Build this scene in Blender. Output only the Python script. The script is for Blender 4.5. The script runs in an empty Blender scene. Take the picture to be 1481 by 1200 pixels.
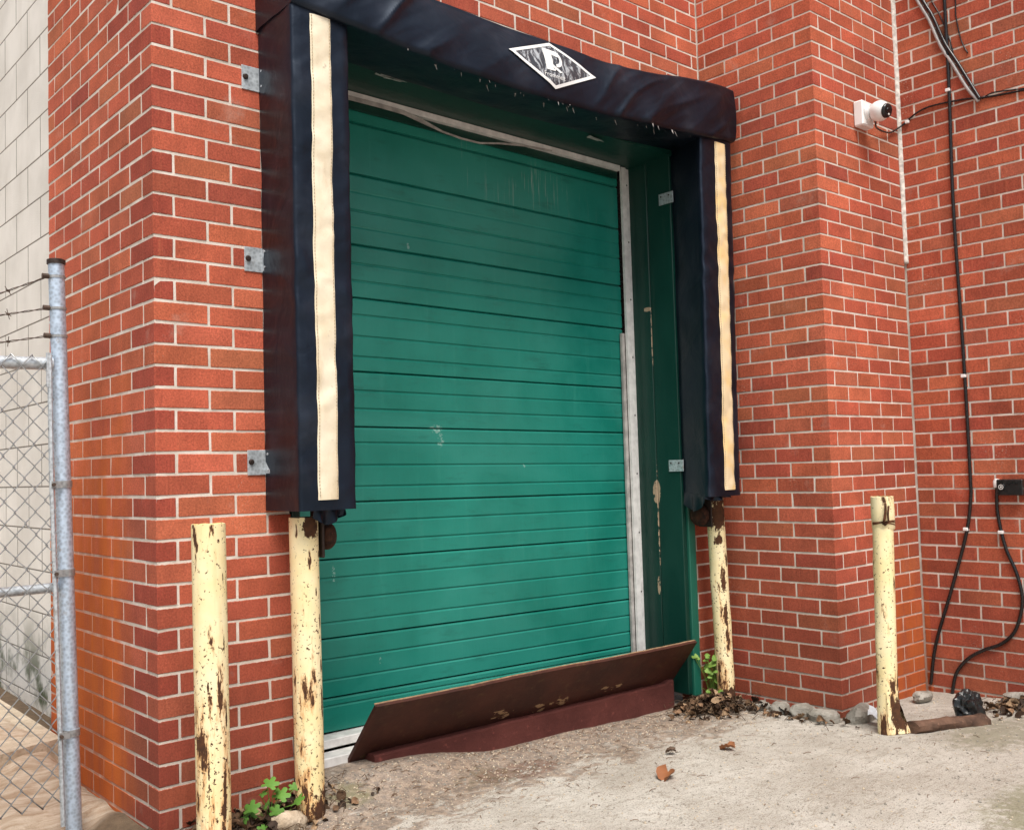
import bpy, math, random
from mathutils import Vector, noise
R = math.radians
random.seed(7)
S = bpy.context.scene
COL = S.collection

# ------------------------------------------------------------------ camera, sky, sun, exposure
GZ = 2.6                                     # everything below is measured with z = 0 at the pad tops; lifted by GZ at the end
CAMP = Vector((-1.189, -3.0305, -1.5029))
YAW, PITCH, ROLL, FPX = R(41.1484), R(3.0779), R(-1.7055), 1441.85
fwd = Vector((math.sin(YAW)*math.cos(PITCH), math.cos(YAW)*math.cos(PITCH), math.sin(PITCH)))
rgt0 = Vector((math.cos(YAW), -math.sin(YAW), 0)); up0 = rgt0.cross(fwd)
rgt = rgt0*math.cos(ROLL) + up0*math.sin(ROLL); upv = up0*math.cos(ROLL) - rgt0*math.sin(ROLL)
cd = bpy.data.cameras.new('camera'); cd.sensor_width = 36; cd.lens = FPX/1481*36; cd.clip_end = 500; cd.clip_start = .05
cam = bpy.data.objects.new('camera', cd); COL.objects.link(cam)
from mathutils import Matrix
m3 = Matrix((rgt, upv, -fwd)).transposed()
cam.matrix_world = Matrix.Translation(CAMP + Vector((0, 0, GZ))) @ m3.to_4x4()
S.camera = cam

SUN_EL, SUN_AZ = R(60), R(210)               # azimuth clockwise from +Y: light comes from behind the camera
w = bpy.data.worlds.new('World'); S.world = w; w.use_nodes = True
nt = w.node_tree; nt.nodes.clear()
sky = nt.nodes.new('ShaderNodeTexSky'); sky.sky_type = 'NISHITA'; sky.sun_disc = False
sky.sun_elevation = SUN_EL; sky.sun_rotation = SUN_AZ; sky.air_density = 1.0; sky.dust_density = 3.0; sky.ozone_density = 1.0
hs = nt.nodes.new('ShaderNodeHueSaturation'); hs.inputs['Saturation'].default_value = .42
bg = nt.nodes.new('ShaderNodeBackground'); bg.inputs['Strength'].default_value = .080
wo = nt.nodes.new('ShaderNodeOutputWorld')
nt.links.new(sky.outputs[0], hs.inputs['Color']); nt.links.new(hs.outputs[0], bg.inputs['Color']); nt.links.new(bg.outputs[0], wo.inputs[0])
sl = bpy.data.lights.new('sun', 'SUN'); sl.energy = 2.3; sl.angle = R(30); sl.color = (1, .95, .88)
so = bpy.data.objects.new('sun', sl); COL.objects.link(so); so.location = (0, 0, 8)
sd = Vector((math.sin(SUN_AZ)*math.cos(SUN_EL), math.cos(SUN_AZ)*math.cos(SUN_EL), math.sin(SUN_EL)))
so.rotation_euler = sd.to_track_quat('Z', 'Y').to_euler()
S.view_settings.view_transform = 'Standard'; S.view_settings.look = 'None'; S.view_settings.gamma = 1
S.view_settings.exposure = .82

def px(p):
    d = Vector(p) - CAMP; z = d.dot(fwd)
    return (740.5 + FPX*d.dot(rgt)/z, 600 - FPX*d.dot(upv)/z, z)

# ------------------------------------------------------------------ helpers
class MB:
    def __init__(s): s.v = []; s.f = []; s.c = None
    def add(s, vs, fs):
        n = len(s.v); s.v += [tuple(p) for p in vs]; s.f += [tuple(i+n for i in f) for f in fs]; return s
    def box(s, a, b):
        x0, y0, z0 = a; x1, y1, z1 = b
        return s.add([(x0,y0,z0),(x1,y0,z0),(x1,y1,z0),(x0,y1,z0),(x0,y0,z1),(x1,y0,z1),(x1,y1,z1),(x0,y1,z1)],
                     [(0,3,2,1),(4,5,6,7),(0,1,5,4),(1,2,6,5),(2,3,7,6),(3,0,4,7)])
    def cbox(s, a, b, bv=.003, jit=0):
        vs, fs = chamfer(b[0]-a[0], b[1]-a[1], b[2]-a[2], bv, jit)
        c = [(a[i]+b[i])/2 for i in range(3)]
        return s.add([(p[0]+c[0], p[1]+c[1], p[2]+c[2]) for p in vs], fs)
    def rings(s, rs, caps=True, closed=True):
        n = len(rs[0]); vs = [p for r in rs for p in r]; fs = []
        for i in range(len(rs)-1):
            for j in range(n if closed else n-1):
                a = i*n+j; b = i*n+(j+1) % n
                fs.append((a, b, b+n, a+n))
        if caps and closed:
            fs.append(tuple(reversed(range(n)))); fs.append(tuple(range((len(rs)-1)*n, len(rs)*n)))
        return s.add(vs, fs)
    def tube(s, pts, r, n=8, caps=True):
        pts = [Vector(p) for p in pts]; rs = []; prev = None
        for i, p in enumerate(pts):
            t = (pts[min(i+1, len(pts)-1)] - pts[max(i-1, 0)]).normalized()
            if prev is None:
                a = t.orthogonal().normalized()
            else:
                a = (prev - t*prev.dot(t)).normalized()
            prev = a; b = t.cross(a)
            rr = r[i] if isinstance(r, (list, tuple)) else r
            rs.append([p + (a*math.cos(2*math.pi*k/n) + b*math.sin(2*math.pi*k/n))*rr for k in range(n)])
        return s.rings(rs, caps)
    def grid(s, P, nu, nv):
        vs = [P(i/nu, j/nv) for j in range(nv+1) for i in range(nu+1)]; fs = []
        for j in range(nv):
            for i in range(nu):
                a = j*(nu+1)+i; fs.append((a, a+1, a+nu+2, a+nu+1))
        return s.add(vs, fs)
    def mesh(s, name='m', smooth=False):
        me = bpy.data.meshes.new(name); me.from_pydata(s.v, [], s.f); me.update()
        if smooth:
            for p in me.polygons: p.use_smooth = True
        return me
    def build(s, name, mat, parent=None, smooth=False, auto=None):
        me = s.mesh(name, smooth); me.materials.append(mat)
        if smooth and auto: me.set_sharp_from_angle(angle=R(auto))
        o = bpy.data.objects.new(name, me); COL.objects.link(o)
        if parent: o.parent = parent
        return o

def chamfer(lx, ly, lz, b, jit=0, rnd=random):
    hx, hy, hz = lx/2, ly/2, lz/2; vs = []; idx = {}
    for sx in (-1, 1):
        for sy in (-1, 1):
            for sz in (-1, 1):
                for ax in range(3):
                    p = [sx*(hx-b), sy*(hy-b), sz*(hz-b)]; p[ax] = (sx*hx, sy*hy, sz*hz)[ax]
                    idx[(sx, sy, sz, ax)] = len(vs)
                    vs.append(tuple(c + rnd.uniform(-jit, jit) for c in p))
    fs = []
    def g(sx, sy, sz, a): return idx[(sx, sy, sz, a)]
    for s_ in (-1, 1):
        q = [g(s_,-1,-1,0), g(s_,1,-1,0), g(s_,1,1,0), g(s_,-1,1,0)]; fs.append(q if s_ > 0 else q[::-1])
        q = [g(-1,s_,-1,1), g(-1,s_,1,1), g(1,s_,1,1), g(1,s_,-1,1)]; fs.append(q if s_ > 0 else q[::-1])
        q = [g(-1,-1,s_,2), g(1,-1,s_,2), g(1,1,s_,2), g(-1,1,s_,2)]; fs.append(q if s_ > 0 else q[::-1])
    for s1 in (-1, 1):
        for s2 in (-1, 1):
            fs.append([g(s1,s2,-1,0), g(s1,s2,-1,1), g(s1,s2,1,1), g(s1,s2,1,0)])
            fs.append([g(s1,-1,s2,0), g(s1,1,s2,0), g(s1,1,s2,2), g(s1,-1,s2,2)])
            fs.append([g(-1,s1,s2,1), g(1,s1,s2,1), g(1,s1,s2,2), g(-1,s1,s2,2)])
    for s1 in (-1, 1):
        for s2 in (-1, 1):
            for s3 in (-1, 1): fs.append([g(s1,s2,s3,0), g(s1,s2,s3,1), g(s1,s2,s3,2)])
    out = []
    for f in fs:                                # orient outward
        c = Vector((0, 0, 0)); P = [Vector(vs[i]) for i in f]
        for p in P: c += p
        n = (P[1]-P[0]).cross(P[2]-P[0])
        out.append(tuple(f) if n.dot(c) > 0 else tuple(reversed(f)))
    return vs, out

def tag(o, label=None, cat=None, group=None, kind=None):
    if label: o['label'] = label
    if cat: o['category'] = cat
    if group: o['group'] = group
    if kind: o['kind'] = kind
    return o
def thing(name, loc, label, cat, group=None):
    o = bpy.data.objects.new(name, None); COL.objects.link(o); o.empty_display_size = .1
    o.location = (0, 0, 0); BASE[o.name] = loc
    return tag(o, label, cat, group, 'thing')
BASE = {}
def n3(x, y, z, s=1.0): return noise.noise(Vector((x*s, y*s, z*s)))
def fbm(x, y, z, o=4): return noise.fractal(Vector((x, y, z)), 1.0, 2.0, o)
def sst(a, b, x):
    t = max(0, min(1, (x-a)/(b-a))); return t*t*(3-2*t)

# ------------------------------------------------------------------ materials
class NT:
    def __init__(s, name):
        s.m = bpy.data.materials.new(name); s.m.use_nodes = True; s.t = s.m.node_tree; s.t.nodes.clear()
        s.out = s.n('ShaderNodeOutputMaterial'); s.b = s.n('ShaderNodeBsdfPrincipled')
        s.l(s.b.outputs[0], s.out.inputs[0]); s.pos = s.n('ShaderNodeNewGeometry').outputs['Position']
    def n(s, t, **k):
        x = s.t.nodes.new(t)
        for a, v in k.items(): setattr(x, a, v)
        return x
    def l(s, a, b): s.t.links.new(a, b)
    def set(s, inp, v):
        if isinstance(v, (int, float)): inp.default_value = v
        elif isinstance(v, tuple): inp.default_value = v if len(v) != 3 or inp.type != 'RGBA' else (*v, 1)
        else: s.l(v, inp)
    def scaled(s, sc, src=None, off=(0, 0, 0)):
        x = s.n('ShaderNodeMapping'); s.l(src or s.pos, x.inputs['Vector']); x.inputs['Scale'].default_value = sc; x.inputs['Location'].default_value = off
        return x.outputs[0]
    def noise(s, scale, detail=4, rough=.55, vec=None, dist=0):
        x = s.n('ShaderNodeTexNoise'); x.inputs['Scale'].default_value = scale; x.inputs['Detail'].default_value = detail
        x.inputs['Roughness'].default_value = rough; x.inputs['Distortion'].default_value = dist
        s.l(vec or s.pos, x.inputs['Vector']); return x.outputs['Fac']
    def voro(s, scale, vec=None, feat='F1'):
        x = s.n('ShaderNodeTexVoronoi', feature=feat); x.inputs['Scale'].default_value = scale; s.l(vec or s.pos, x.inputs['Vector']); return x.outputs['Distance']
    def ramp(s, f, a, b, c0=0.0, c1=1.0):
        x = s.n('ShaderNodeMapRange', interpolation_type='SMOOTHSTEP'); s.l(f, x.inputs[0])
        for i, v in zip((1, 2, 3, 4), (a, b, c0, c1)): x.inputs[i].default_value = v
        return x.outputs[0]
    def math(s, op, a, b=0.0, clamp=False):
        x = s.n('ShaderNodeMath', operation=op, use_clamp=clamp); s.set(x.inputs[0], a); s.set(x.inputs[1], b); return x.outputs[0]
    def mix(s, f, a, b, mode='MIX'):
        x = s.n('ShaderNodeMix', data_type='RGBA', blend_type=mode); s.set(x.inputs[0], f); s.set(x.inputs[6], a); s.set(x.inputs[7], b); return x.outputs[2]
    def axis(s, i):
        x = s.n('ShaderNodeSeparateXYZ'); s.l(s.pos, x.inputs[0]); return x.outputs[i]
    def blob(s, c, r):
        """soft ellipsoid mask around a world point (z already in world units)"""
        x = s.n('ShaderNodeVectorMath', operation='SUBTRACT'); s.l(s.pos, x.inputs[0]); x.inputs[1].default_value = c
        y = s.n('ShaderNodeVectorMath', operation='DIVIDE'); s.l(x.outputs[0], y.inputs[0]); y.inputs[1].default_value = r
        z = s.n('ShaderNodeVectorMath', operation='LENGTH'); s.l(y.outputs[0], z.inputs[0])
        return s.ramp(z.outputs['Value'], 0, 1, 1, 0)
    def bump(s, h, st=.3, d=.005, nrm=None):
        x = s.n('ShaderNodeBump'); x.inputs['Strength'].default_value = st; x.inputs['Distance'].default_value = d; s.l(h, x.inputs['Height'])
        if nrm: s.l(nrm, x.inputs['Normal'])
        return x.outputs[0]
    def fin(s, col, rough=.6, nrm=None, metal=0.0, spec=.5):
        s.set(s.b.inputs['Base Color'], col); s.set(s.b.inputs['Roughness'], rough); s.b.inputs['Metallic'].default_value = metal
        s.b.inputs['Specular IOR Level'].default_value = spec
        if nrm: s.l(nrm, s.b.inputs['Normal'])
        return s.m
def plain(name, c, rough=.5, metal=0, var=.25, sc=30, spec=.5, bump=.15):
    t = NT(name); n = t.noise(sc, 5)
    k = t.ramp(n, .25, .75, 1-var, 1+var)
    c2 = t.mix(1.0, (*c, 1), k, 'MULTIPLY')
    return t.fin(c2, t.ramp(n, .3, .7, rough-.08, rough+.08), t.bump(t.noise(sc*6, 3), bump, .002), metal, spec)

def runoff(t, c):
    st = t.noise(1, 5, .65, t.scaled((14, 14, 1.1))); pa = t.noise(4, 5, .6)
    zz = t.math('ADD', t.axis(2), t.math('ADD', t.math('MULTIPLY', st, -.9), t.math('MULTIPLY', pa, -.5)))
    yy = t.math('ADD', t.axis(1), t.math('MULTIPLY', pa, .22))
    m1 = t.math('MULTIPLY', t.math('LESS_THAN', t.axis(0), .02), t.math('MULTIPLY', t.ramp(yy, .26, .52), t.ramp(zz, .95, -.05)))
    xx = t.math('ADD', t.axis(0), t.math('MULTIPLY', pa, .12))
    m2 = t.math('MULTIPLY', t.math('LESS_THAN', t.math('ABSOLUTE', t.math('ADD', t.axis(1), .64)), .03), t.math('MULTIPLY', t.ramp(xx, 3.22, 3.34), t.ramp(zz, .15, -.6, 0, .7)))
    m = t.math('MULTIPLY', t.math('MAXIMUM', m1, m2), t.ramp(st, .36, .56, .55, .97))
    return t.mix(m, c, t.mix(pa, (.34, .055, .012, 1), (.58, .15, .022, 1)))
def brick_mat(name, stuff):
    t = NT(name)
    if stuff: c = t.n('ShaderNodeVertexColor', layer_name='Col').outputs[0]
    else: c = t.n('ShaderNodeObjectInfo').outputs['Color']
    big = t.noise(9, 4); fine = t.noise(160, 3, .7); streak = t.noise(1, 4, .6, t.scaled((75, 75, 7)))
    c = t.mix(1.0, c, t.ramp(big, .25, .75, .86, 1.14), 'MULTIPLY')
    c = t.mix(1.0, c, t.ramp(fine, .2, .8, .66, 1.32), 'MULTIPLY')
    c = t.mix(t.ramp(streak, .52, .75, 0, .35), c, (.52, .15, .075, 1))
    c = t.mix(t.ramp(streak, .42, .2, 0, .4), c, (.17, .035, .03, 1))
    c = t.mix(1.0, c, t.ramp(t.noise(1, 4, .6, t.scaled((1.6, 1.6, .7))), .3, .7, .82, 1.12), 'MULTIPLY')
    pit = t.noise(420, 1); c = t.mix(t.ramp(pit, .66, .74, 0, .7), c, (.10, .025, .02, 1))
    # lime bloom and paint spatter in scattered patches
    pm = t.ramp(t.noise(2.3, 3), .56, .74); sp = t.ramp(t.noise(130, 2), .62, .68)
    c = t.mix(t.math('MULTIPLY', t.math('MULTIPLY', pm, sp), .8), c, (.62, .50, .40, 1))
    bl = t.math('MULTIPLY', t.ramp(t.noise(5.5, 5, .65), .60, .78), .38)
    c = t.mix(bl, c, (.52, .36, .29, 1))
    # brick colour darker and browner towards the ground, broken up by noise
    zz = t.axis(2); low_tone = t.math('MULTIPLY', t.ramp(t.math('ADD', zz, t.math('MULTIPLY', t.noise(3.5, 6, .65), -1.8)), -.85, .35, 1, 0), .55)
    c = t.mix(low_tone, c, (.15, .036, .022, 1))
    if not stuff:
        sx = t.n('ShaderNodeSeparateXYZ'); t.l(t.n('ShaderNodeTexCoord').outputs['Generated'], sx.inputs[0]); gzz = sx.outputs[2]
        ed = t.math('MULTIPLY', t.math('MINIMUM', gzz, t.math('SUBTRACT', 1.0, gzz)), .058)
        ed = t.math('ADD', ed, t.math('MULTIPLY', t.noise(70, 4, .65), -.0105))
        c = t.mix(t.ramp(ed, -.0054, -.0036, .75, 0), c, (.50, .40, .33, 1))
    h = t.math('ADD', t.math('MULTIPLY', fine, .6), t.math('ADD', streak, t.math('MULTIPLY', big, .8)))
    c = runoff(t, c)
    return t.fin(c, .88, t.bump(h, .55, .004), 0, .25)
M = {}
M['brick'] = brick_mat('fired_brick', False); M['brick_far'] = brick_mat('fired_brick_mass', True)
def mortar():
    t = NT('mortar'); a = t.noise(12, 5); f = t.noise(260, 3, .7)
    c = t.mix(t.ramp(a, .3, .7), (.56, .49, .42, 1), (.74, .67, .60, 1))
    c = t.mix(t.ramp(f, .58, .78, 0, .4), c, (.36, .30, .25, 1))
    c = t.mix(t.math('MULTIPLY', t.ramp(t.noise(3.2, 5), .60, .75), .55), c, (.30, .17, .11, 1))
    zz = t.axis(2); low_tone = t.math('MULTIPLY', t.ramp(t.math('ADD', zz, t.math('MULTIPLY', t.noise(6, 5), -1.0)), -.6, .15, 1, 0), .5)  # mortar darker and browner towards the ground, broken up by noise
    c = t.mix(low_tone, c, (.27, .21, .17, 1))
    c = t.mix(.7, c, runoff(t, c))
    return t.fin(c, .95, t.bump(t.math('ADD', a, t.math('MULTIPLY', f, .5)), .7, .004), 0, .2)
M['mortar'] = mortar()
def block():
    t = NT('painted_block'); a = t.noise(3, 5); f = t.noise(140, 3, .7)
    c = t.mix(t.ramp(a, .3, .7), (.64, .62, .58, 1), (.77, .75, .71, 1))
    c = t.mix(t.ramp(t.noise(1, 5, .6, t.scaled((10, 10, 1.2))), .52, .8, 0, .4), c, (.58, .54, .48, 1))
    c = t.mix(t.math('MULTIPLY', t.ramp(t.axis(2), .1, .55, 1, 0), t.ramp(t.noise(7, 5), .42, .62)), c, (.10, .12, .07, 1))
    return t.fin(c, .9, t.bump(f, .5, .005), 0, .25)
M['block'] = block()
M['block_joint'] = plain('block_joint', (.19, .175, .155), .95, 0, .3, 40)
def vinyl():
    t = NT('black_vinyl'); a = t.noise(4, 5); f = t.noise(300, 2)
    c = t.mix(t.ramp(a, .35, .7), (.0025, .004, .008, 1), (.005, .0075, .015, 1))
    dust = t.ramp(t.noise(5, 4, .55), .48, .8, 0, .6); c = t.mix(dust, c, (.028, .031, .042, 1))
    wr = t.noise(7, 3, .5, None, .8); wr2 = t.noise(30, 2)
    return t.fin(c, t.ramp(a, .3, .7, .34, .46), t.bump(t.math('ADD', wr, t.math('MULTIPLY', wr2, .10)), .35, .014, t.bump(f, .12, .001)), 0, .42)
M['vinyl'] = vinyl(); M['vinyl'].node_tree.nodes['Principled BSDF'].inputs['Specular Tint'].default_value = (.6, .76, 1, 1)
def stripe():
    t = NT('cream_stripe'); a = t.noise(9, 5); b = t.noise(1, 5, .6, t.scaled((10, 10, 4)))
    c = t.mix(t.ramp(a, .3, .7), (.72, .61, .43, 1), (.84, .75, .58, 1))
    c = t.mix(t.ramp(b, .50, .75, 0, .65), c, (.48, .36, .21, 1))
    c = t.mix(t.ramp(t.noise(50, 4), .66, .78, 0, .5), c, (.20, .16, .12, 1))
    c = t.mix(t.math('MULTIPLY', t.math('GREATER_THAN', t.axis(0), 2.0), t.ramp(t.noise(9, 4), .4, .65, .2, .65)), c, (.80, .50, .12, 1))
    return t.fin(c, .75, t.bump(t.math('ADD', b, t.math('MULTIPLY', t.noise(420, 2), .3)), .5, .006))
M['stripe'] = stripe()
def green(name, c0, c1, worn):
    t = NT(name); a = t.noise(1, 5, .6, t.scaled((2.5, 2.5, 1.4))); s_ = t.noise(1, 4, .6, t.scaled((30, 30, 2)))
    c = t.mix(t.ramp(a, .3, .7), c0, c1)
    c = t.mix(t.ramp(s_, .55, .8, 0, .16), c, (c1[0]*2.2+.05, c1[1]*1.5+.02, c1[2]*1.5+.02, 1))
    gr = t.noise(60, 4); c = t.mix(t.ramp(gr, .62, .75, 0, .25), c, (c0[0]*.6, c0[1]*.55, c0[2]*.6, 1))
    rg = t.ramp(a, .3, .7, .33, .46)
    if worn == 'door':
        c = t.mix(t.ramp(t.noise(1, 5, .62, t.scaled((1.3, 1.3, 2.2)), .6), .38, .68, 0, .55), c, (.030, .255, .205, 1))
        c = t.mix(t.math('MULTIPLY', t.ramp(t.noise(1, 5, .7, t.scaled((5, 5, 22))), .55, .75), .35), c, (.004, .075, .055, 1))
        for p, r in (((1.28, .27, 1.27), (.06, .5, .03)), ((1.30, .27, 1.22), (.03, .5, .05)), ((.78, .27, .72), (.012, .5, .06)), ((.98, .27, .37), (.01, .5, .03)), ((1.16, .27, 2.02), (.012, .5, .03)), ((1.76, .27, 1.11), (.01, .5, .02))):
            k = t.ramp(t.math('MULTIPLY', t.blob(p, r), t.ramp(t.noise(70, 4), .38, .62)), .25, .4); c = t.mix(t.math('MULTIPLY', k, .4), c, (.40, .56, .50, 1))
        k = t.math('MULTIPLY', t.ramp(t.noise(1, 4, .7, t.scaled((90, 90, 3))), .56, .68), t.math('MULTIPLY', t.ramp(t.noise(1.6, 3), .5, .66), t.ramp(t.axis(2), 2.2, 2.44, 0, .7)))
        c = t.mix(k, c, (.42, .50, .46, 1))
    if worn == 'jamb':
        zs = t.math('ADD', t.axis(2), 0)
        for p, r, th in (((2.49, .139, .965), (.3, .034, .085), .22), ((2.49, .146, .52), (.3, .014, .07), .25), ((2.49, .134, .85), (.3, .009, .5), .42), ((2.49, .134, 1.7), (.3, .008, .35), .48), ((2.49, .155, 1.85), (.3, .05, .018), .4)):
            k = t.ramp(t.math('MULTIPLY', t.blob(p, r), t.ramp(t.noise(45, 4), .25, .6)), th-.04, th+.04); c = t.mix(k, c, t.mix(t.noise(60, 4), (.50, .38, .26, 1), (.30, .20, .13, 1)))
        c = t.mix(t.ramp(t.noise(14, 5, .7), .68, .74, 0, .7), c, (.10, .16, .10, 1))
    return t.fin(c, rg, t.bump(t.math('ADD', s_, t.math('MULTIPLY', t.noise(8, 3), .6)), .18, .004), 0, .45)
M['door'] = green('door_green', (.004, .160, .120, 1), (.010, .215, .165, 1), 'door')
M['jamb'] = green('jamb_green_shaded', (.0015, .028, .020, 1), (.003, .042, .030, 1), 'jamb')  # frame green darkened, shade of the door recess put into the colour
M['trim'] = green('trim_green_lit', (.010, .10, .068, 1), (.018, .14, .095, 1), None)  # lighter copy for the front board, its daylight put into the colour
M['alu'] = plain('weathered_aluminium', (.74, .73, .71), .5, .1, .15, 25)
M['alu_dull'] = plain('dull_strip', (.40, .38, .36), .6, .1, .3, 25)
M['white'] = plain('white_plastic', (.80, .80, .79), .35, 0, .05, 20)
M['black'] = plain('black_plastic', (.012, .012, .013), .3, 0, .2, 40)
M['rubber'] = plain('black_rubber', (.010, .010, .011), .24, 0, .25, 60)
M['screw'] = plain('dark_bolt', (.045, .030, .025), .55, .5, .4, 80)
M['glass'] = plain('lens_glass', (.004, .005, .006), .06, 0, .05, 10, .8, 0)
M['grey_tone'] = plain('pale_grey', (.42, .41, .40), .5, .2, .2, 40)
M['caulk'] = plain('white_caulk', (.62, .59, .54), .85, 0, .35, 45, .3, .6)
def galv(name, c=(.50, .54, .57)):
    t = NT(name); v = t.voro(90); a = t.noise(25, 4)
    cc = t.mix(t.ramp(v, .1, .8), tuple(x*.8 for x in c)+(1,), tuple(min(1, x*1.2) for x in c)+(1,))
    cc = t.mix(t.ramp(t.noise(14, 5, .7), .60, .72, 0, .5), cc, (.30, .22, .15, 1))
    return t.fin(cc, t.ramp(a, .3, .7, .38, .6), t.bump(a, .1, .002), .55, .5)
M['galv'] = galv('galvanised_steel'); M['post'] = galv('galvanised_post', (.48, .57, .68)); M['wire'] = galv('galvanised_wire', (.33, .34, .345))
M['barb'] = plain('rusty_wire', (.09, .06, .045), .8, .3, .4, 60)
def rust(name, c0, c1, sc=14):
    t = NT(name); a = t.noise(sc, 6, .65); c = t.mix(t.ramp(a, .3, .7), c0, c1)
    c = t.mix(t.ramp(t.noise(sc*5, 4), .6, .8, 0, .7), c, tuple(x*2.2 for x in c1[:3])+(1,))
    return t.fin(c, .85, t.bump(t.noise(sc*5, 5, .7), .7, .006), .1, .3)
M['rust'] = rust('rust', (.035, .016, .010, 1), (.16, .055, .022, 1), 22)
M['rust_dark'] = rust('dark_rust', (.016, .009, .007, 1), (.075, .028, .014, 1), 30)
def paint(name, heavy, seed, extra=()):
    """chipped yellow paint over rust; extra = (world point, radii) of larger bare patches"""
    t = NT(name); off = (seed*3.1, seed*1.7, seed)
    v = t.scaled((1, 1, 1), None, off); a = t.noise(7, 5, .6, v)
    c = t.mix(t.ramp(a, .3, .7), (.84, .69, .36, 1), (.90, .79, .50, 1))
    c = t.mix(t.ramp(t.noise(1, 5, .6, t.scaled((35, 35, 3), None, off)), .55, .8, 0, .45), c, (.62, .38, .12, 1))
    zz = t.axis(2); low = t.ramp(zz, .0, .95, 1, 0)
    dots = t.noise(95, 3, .6, v); stre = t.noise(1, 5, .65, t.scaled((30, 30, 7), None, off)); pat = t.noise(3.0, 4, .6, v)
    m1 = t.ramp(t.math('ADD', dots, t.math('MULTIPLY', low, .05*heavy)), .632, .664)
    m1b = t.math('MULTIPLY', m1, t.ramp(pat, .30, .44))
    m2 = t.ramp(t.math('ADD', t.math('ADD', stre, t.math('MULTIPLY', low, .07*heavy)), t.math('MULTIPLY', pat, .22)), .722, .765)
    mk = t.math('MAXIMUM', m1b, m2)
    for p, r, th in extra:
        bl = t.blob(p, r)
        mk = t.math('MAXIMUM', mk, t.math('MULTIPLY', t.ramp(bl, 0, .15), t.ramp(t.math('ADD', t.math('MULTIPLY', bl, .72), t.math('MULTIPLY', t.noise(48, 5, .72, t.scaled((1.4, 1.4, .8))), 1.45)), th, th+.06)))
    halo = t.ramp(t.math('ADD', t.math('ADD', stre, t.math('MULTIPLY', low, .14*heavy)), t.math('MULTIPLY', pat, .22)), .68, .82, 0, .75)
    c = t.mix(halo, c, (.62, .24, .06, 1))
    rc = t.mix(t.noise(60, 4), (.016, .010, .008, 1), (.13, .048, .016, 1))
    c = t.mix(mk, c, rc)
    return t.fin(c, t.ramp(mk, 0, 1, .5, .9), t.bump(t.math('SUBTRACT', t.math('MULTIPLY', t.noise(20, 4, .6, v), .3), t.math('MULTIPLY', mk, .6)), .5, .004), 0, .4)
def plate_mat():
    t = NT('brown_steel_plate'); a = t.noise(5, 6, .65)
    c = t.mix(t.ramp(a, .3, .7), (.040, .012, .008, 1), (.078, .023, .014, 1))
    c = t.mix(t.ramp(t.noise(30, 5), .55, .75, 0, .6), c, (.10, .055, .022, 1))
    sc = t.noise(1, 4, .6, t.scaled((22, 22, 60)))
    for p, r in (((1.72, 0, .12), (.10, .3, .045)), ((1.60, 0, .11), (.09, .3, .05)), ((1.40, 0, .12), (.12, .3, .05)), ((2.02, 0, .13), (.12, .3, .03))):
        c = t.mix(t.ramp(t.math('MULTIPLY', t.blob(p, r), t.ramp(sc, .4, .65)), .30, .38), c, (.34, .22, .12, 1))
    return t.fin(c, .62, t.bump(t.noise(45, 5, .65), .35, .003), .15, .4)
M['plate'] = plate_mat(); M['maroon'] = rust('maroon_painted_steel', (.085, .024, .020, 1), (.13, .038, .031, 1), 6)
M['thread'] = plain('thread', (.52, .42, .28), .8)
M['edge'] = plain('lit_plate_edge', (.34, .21, .12), .7, .1, .3, 40)  # tan stands for light caught along the plate's top edge
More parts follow.
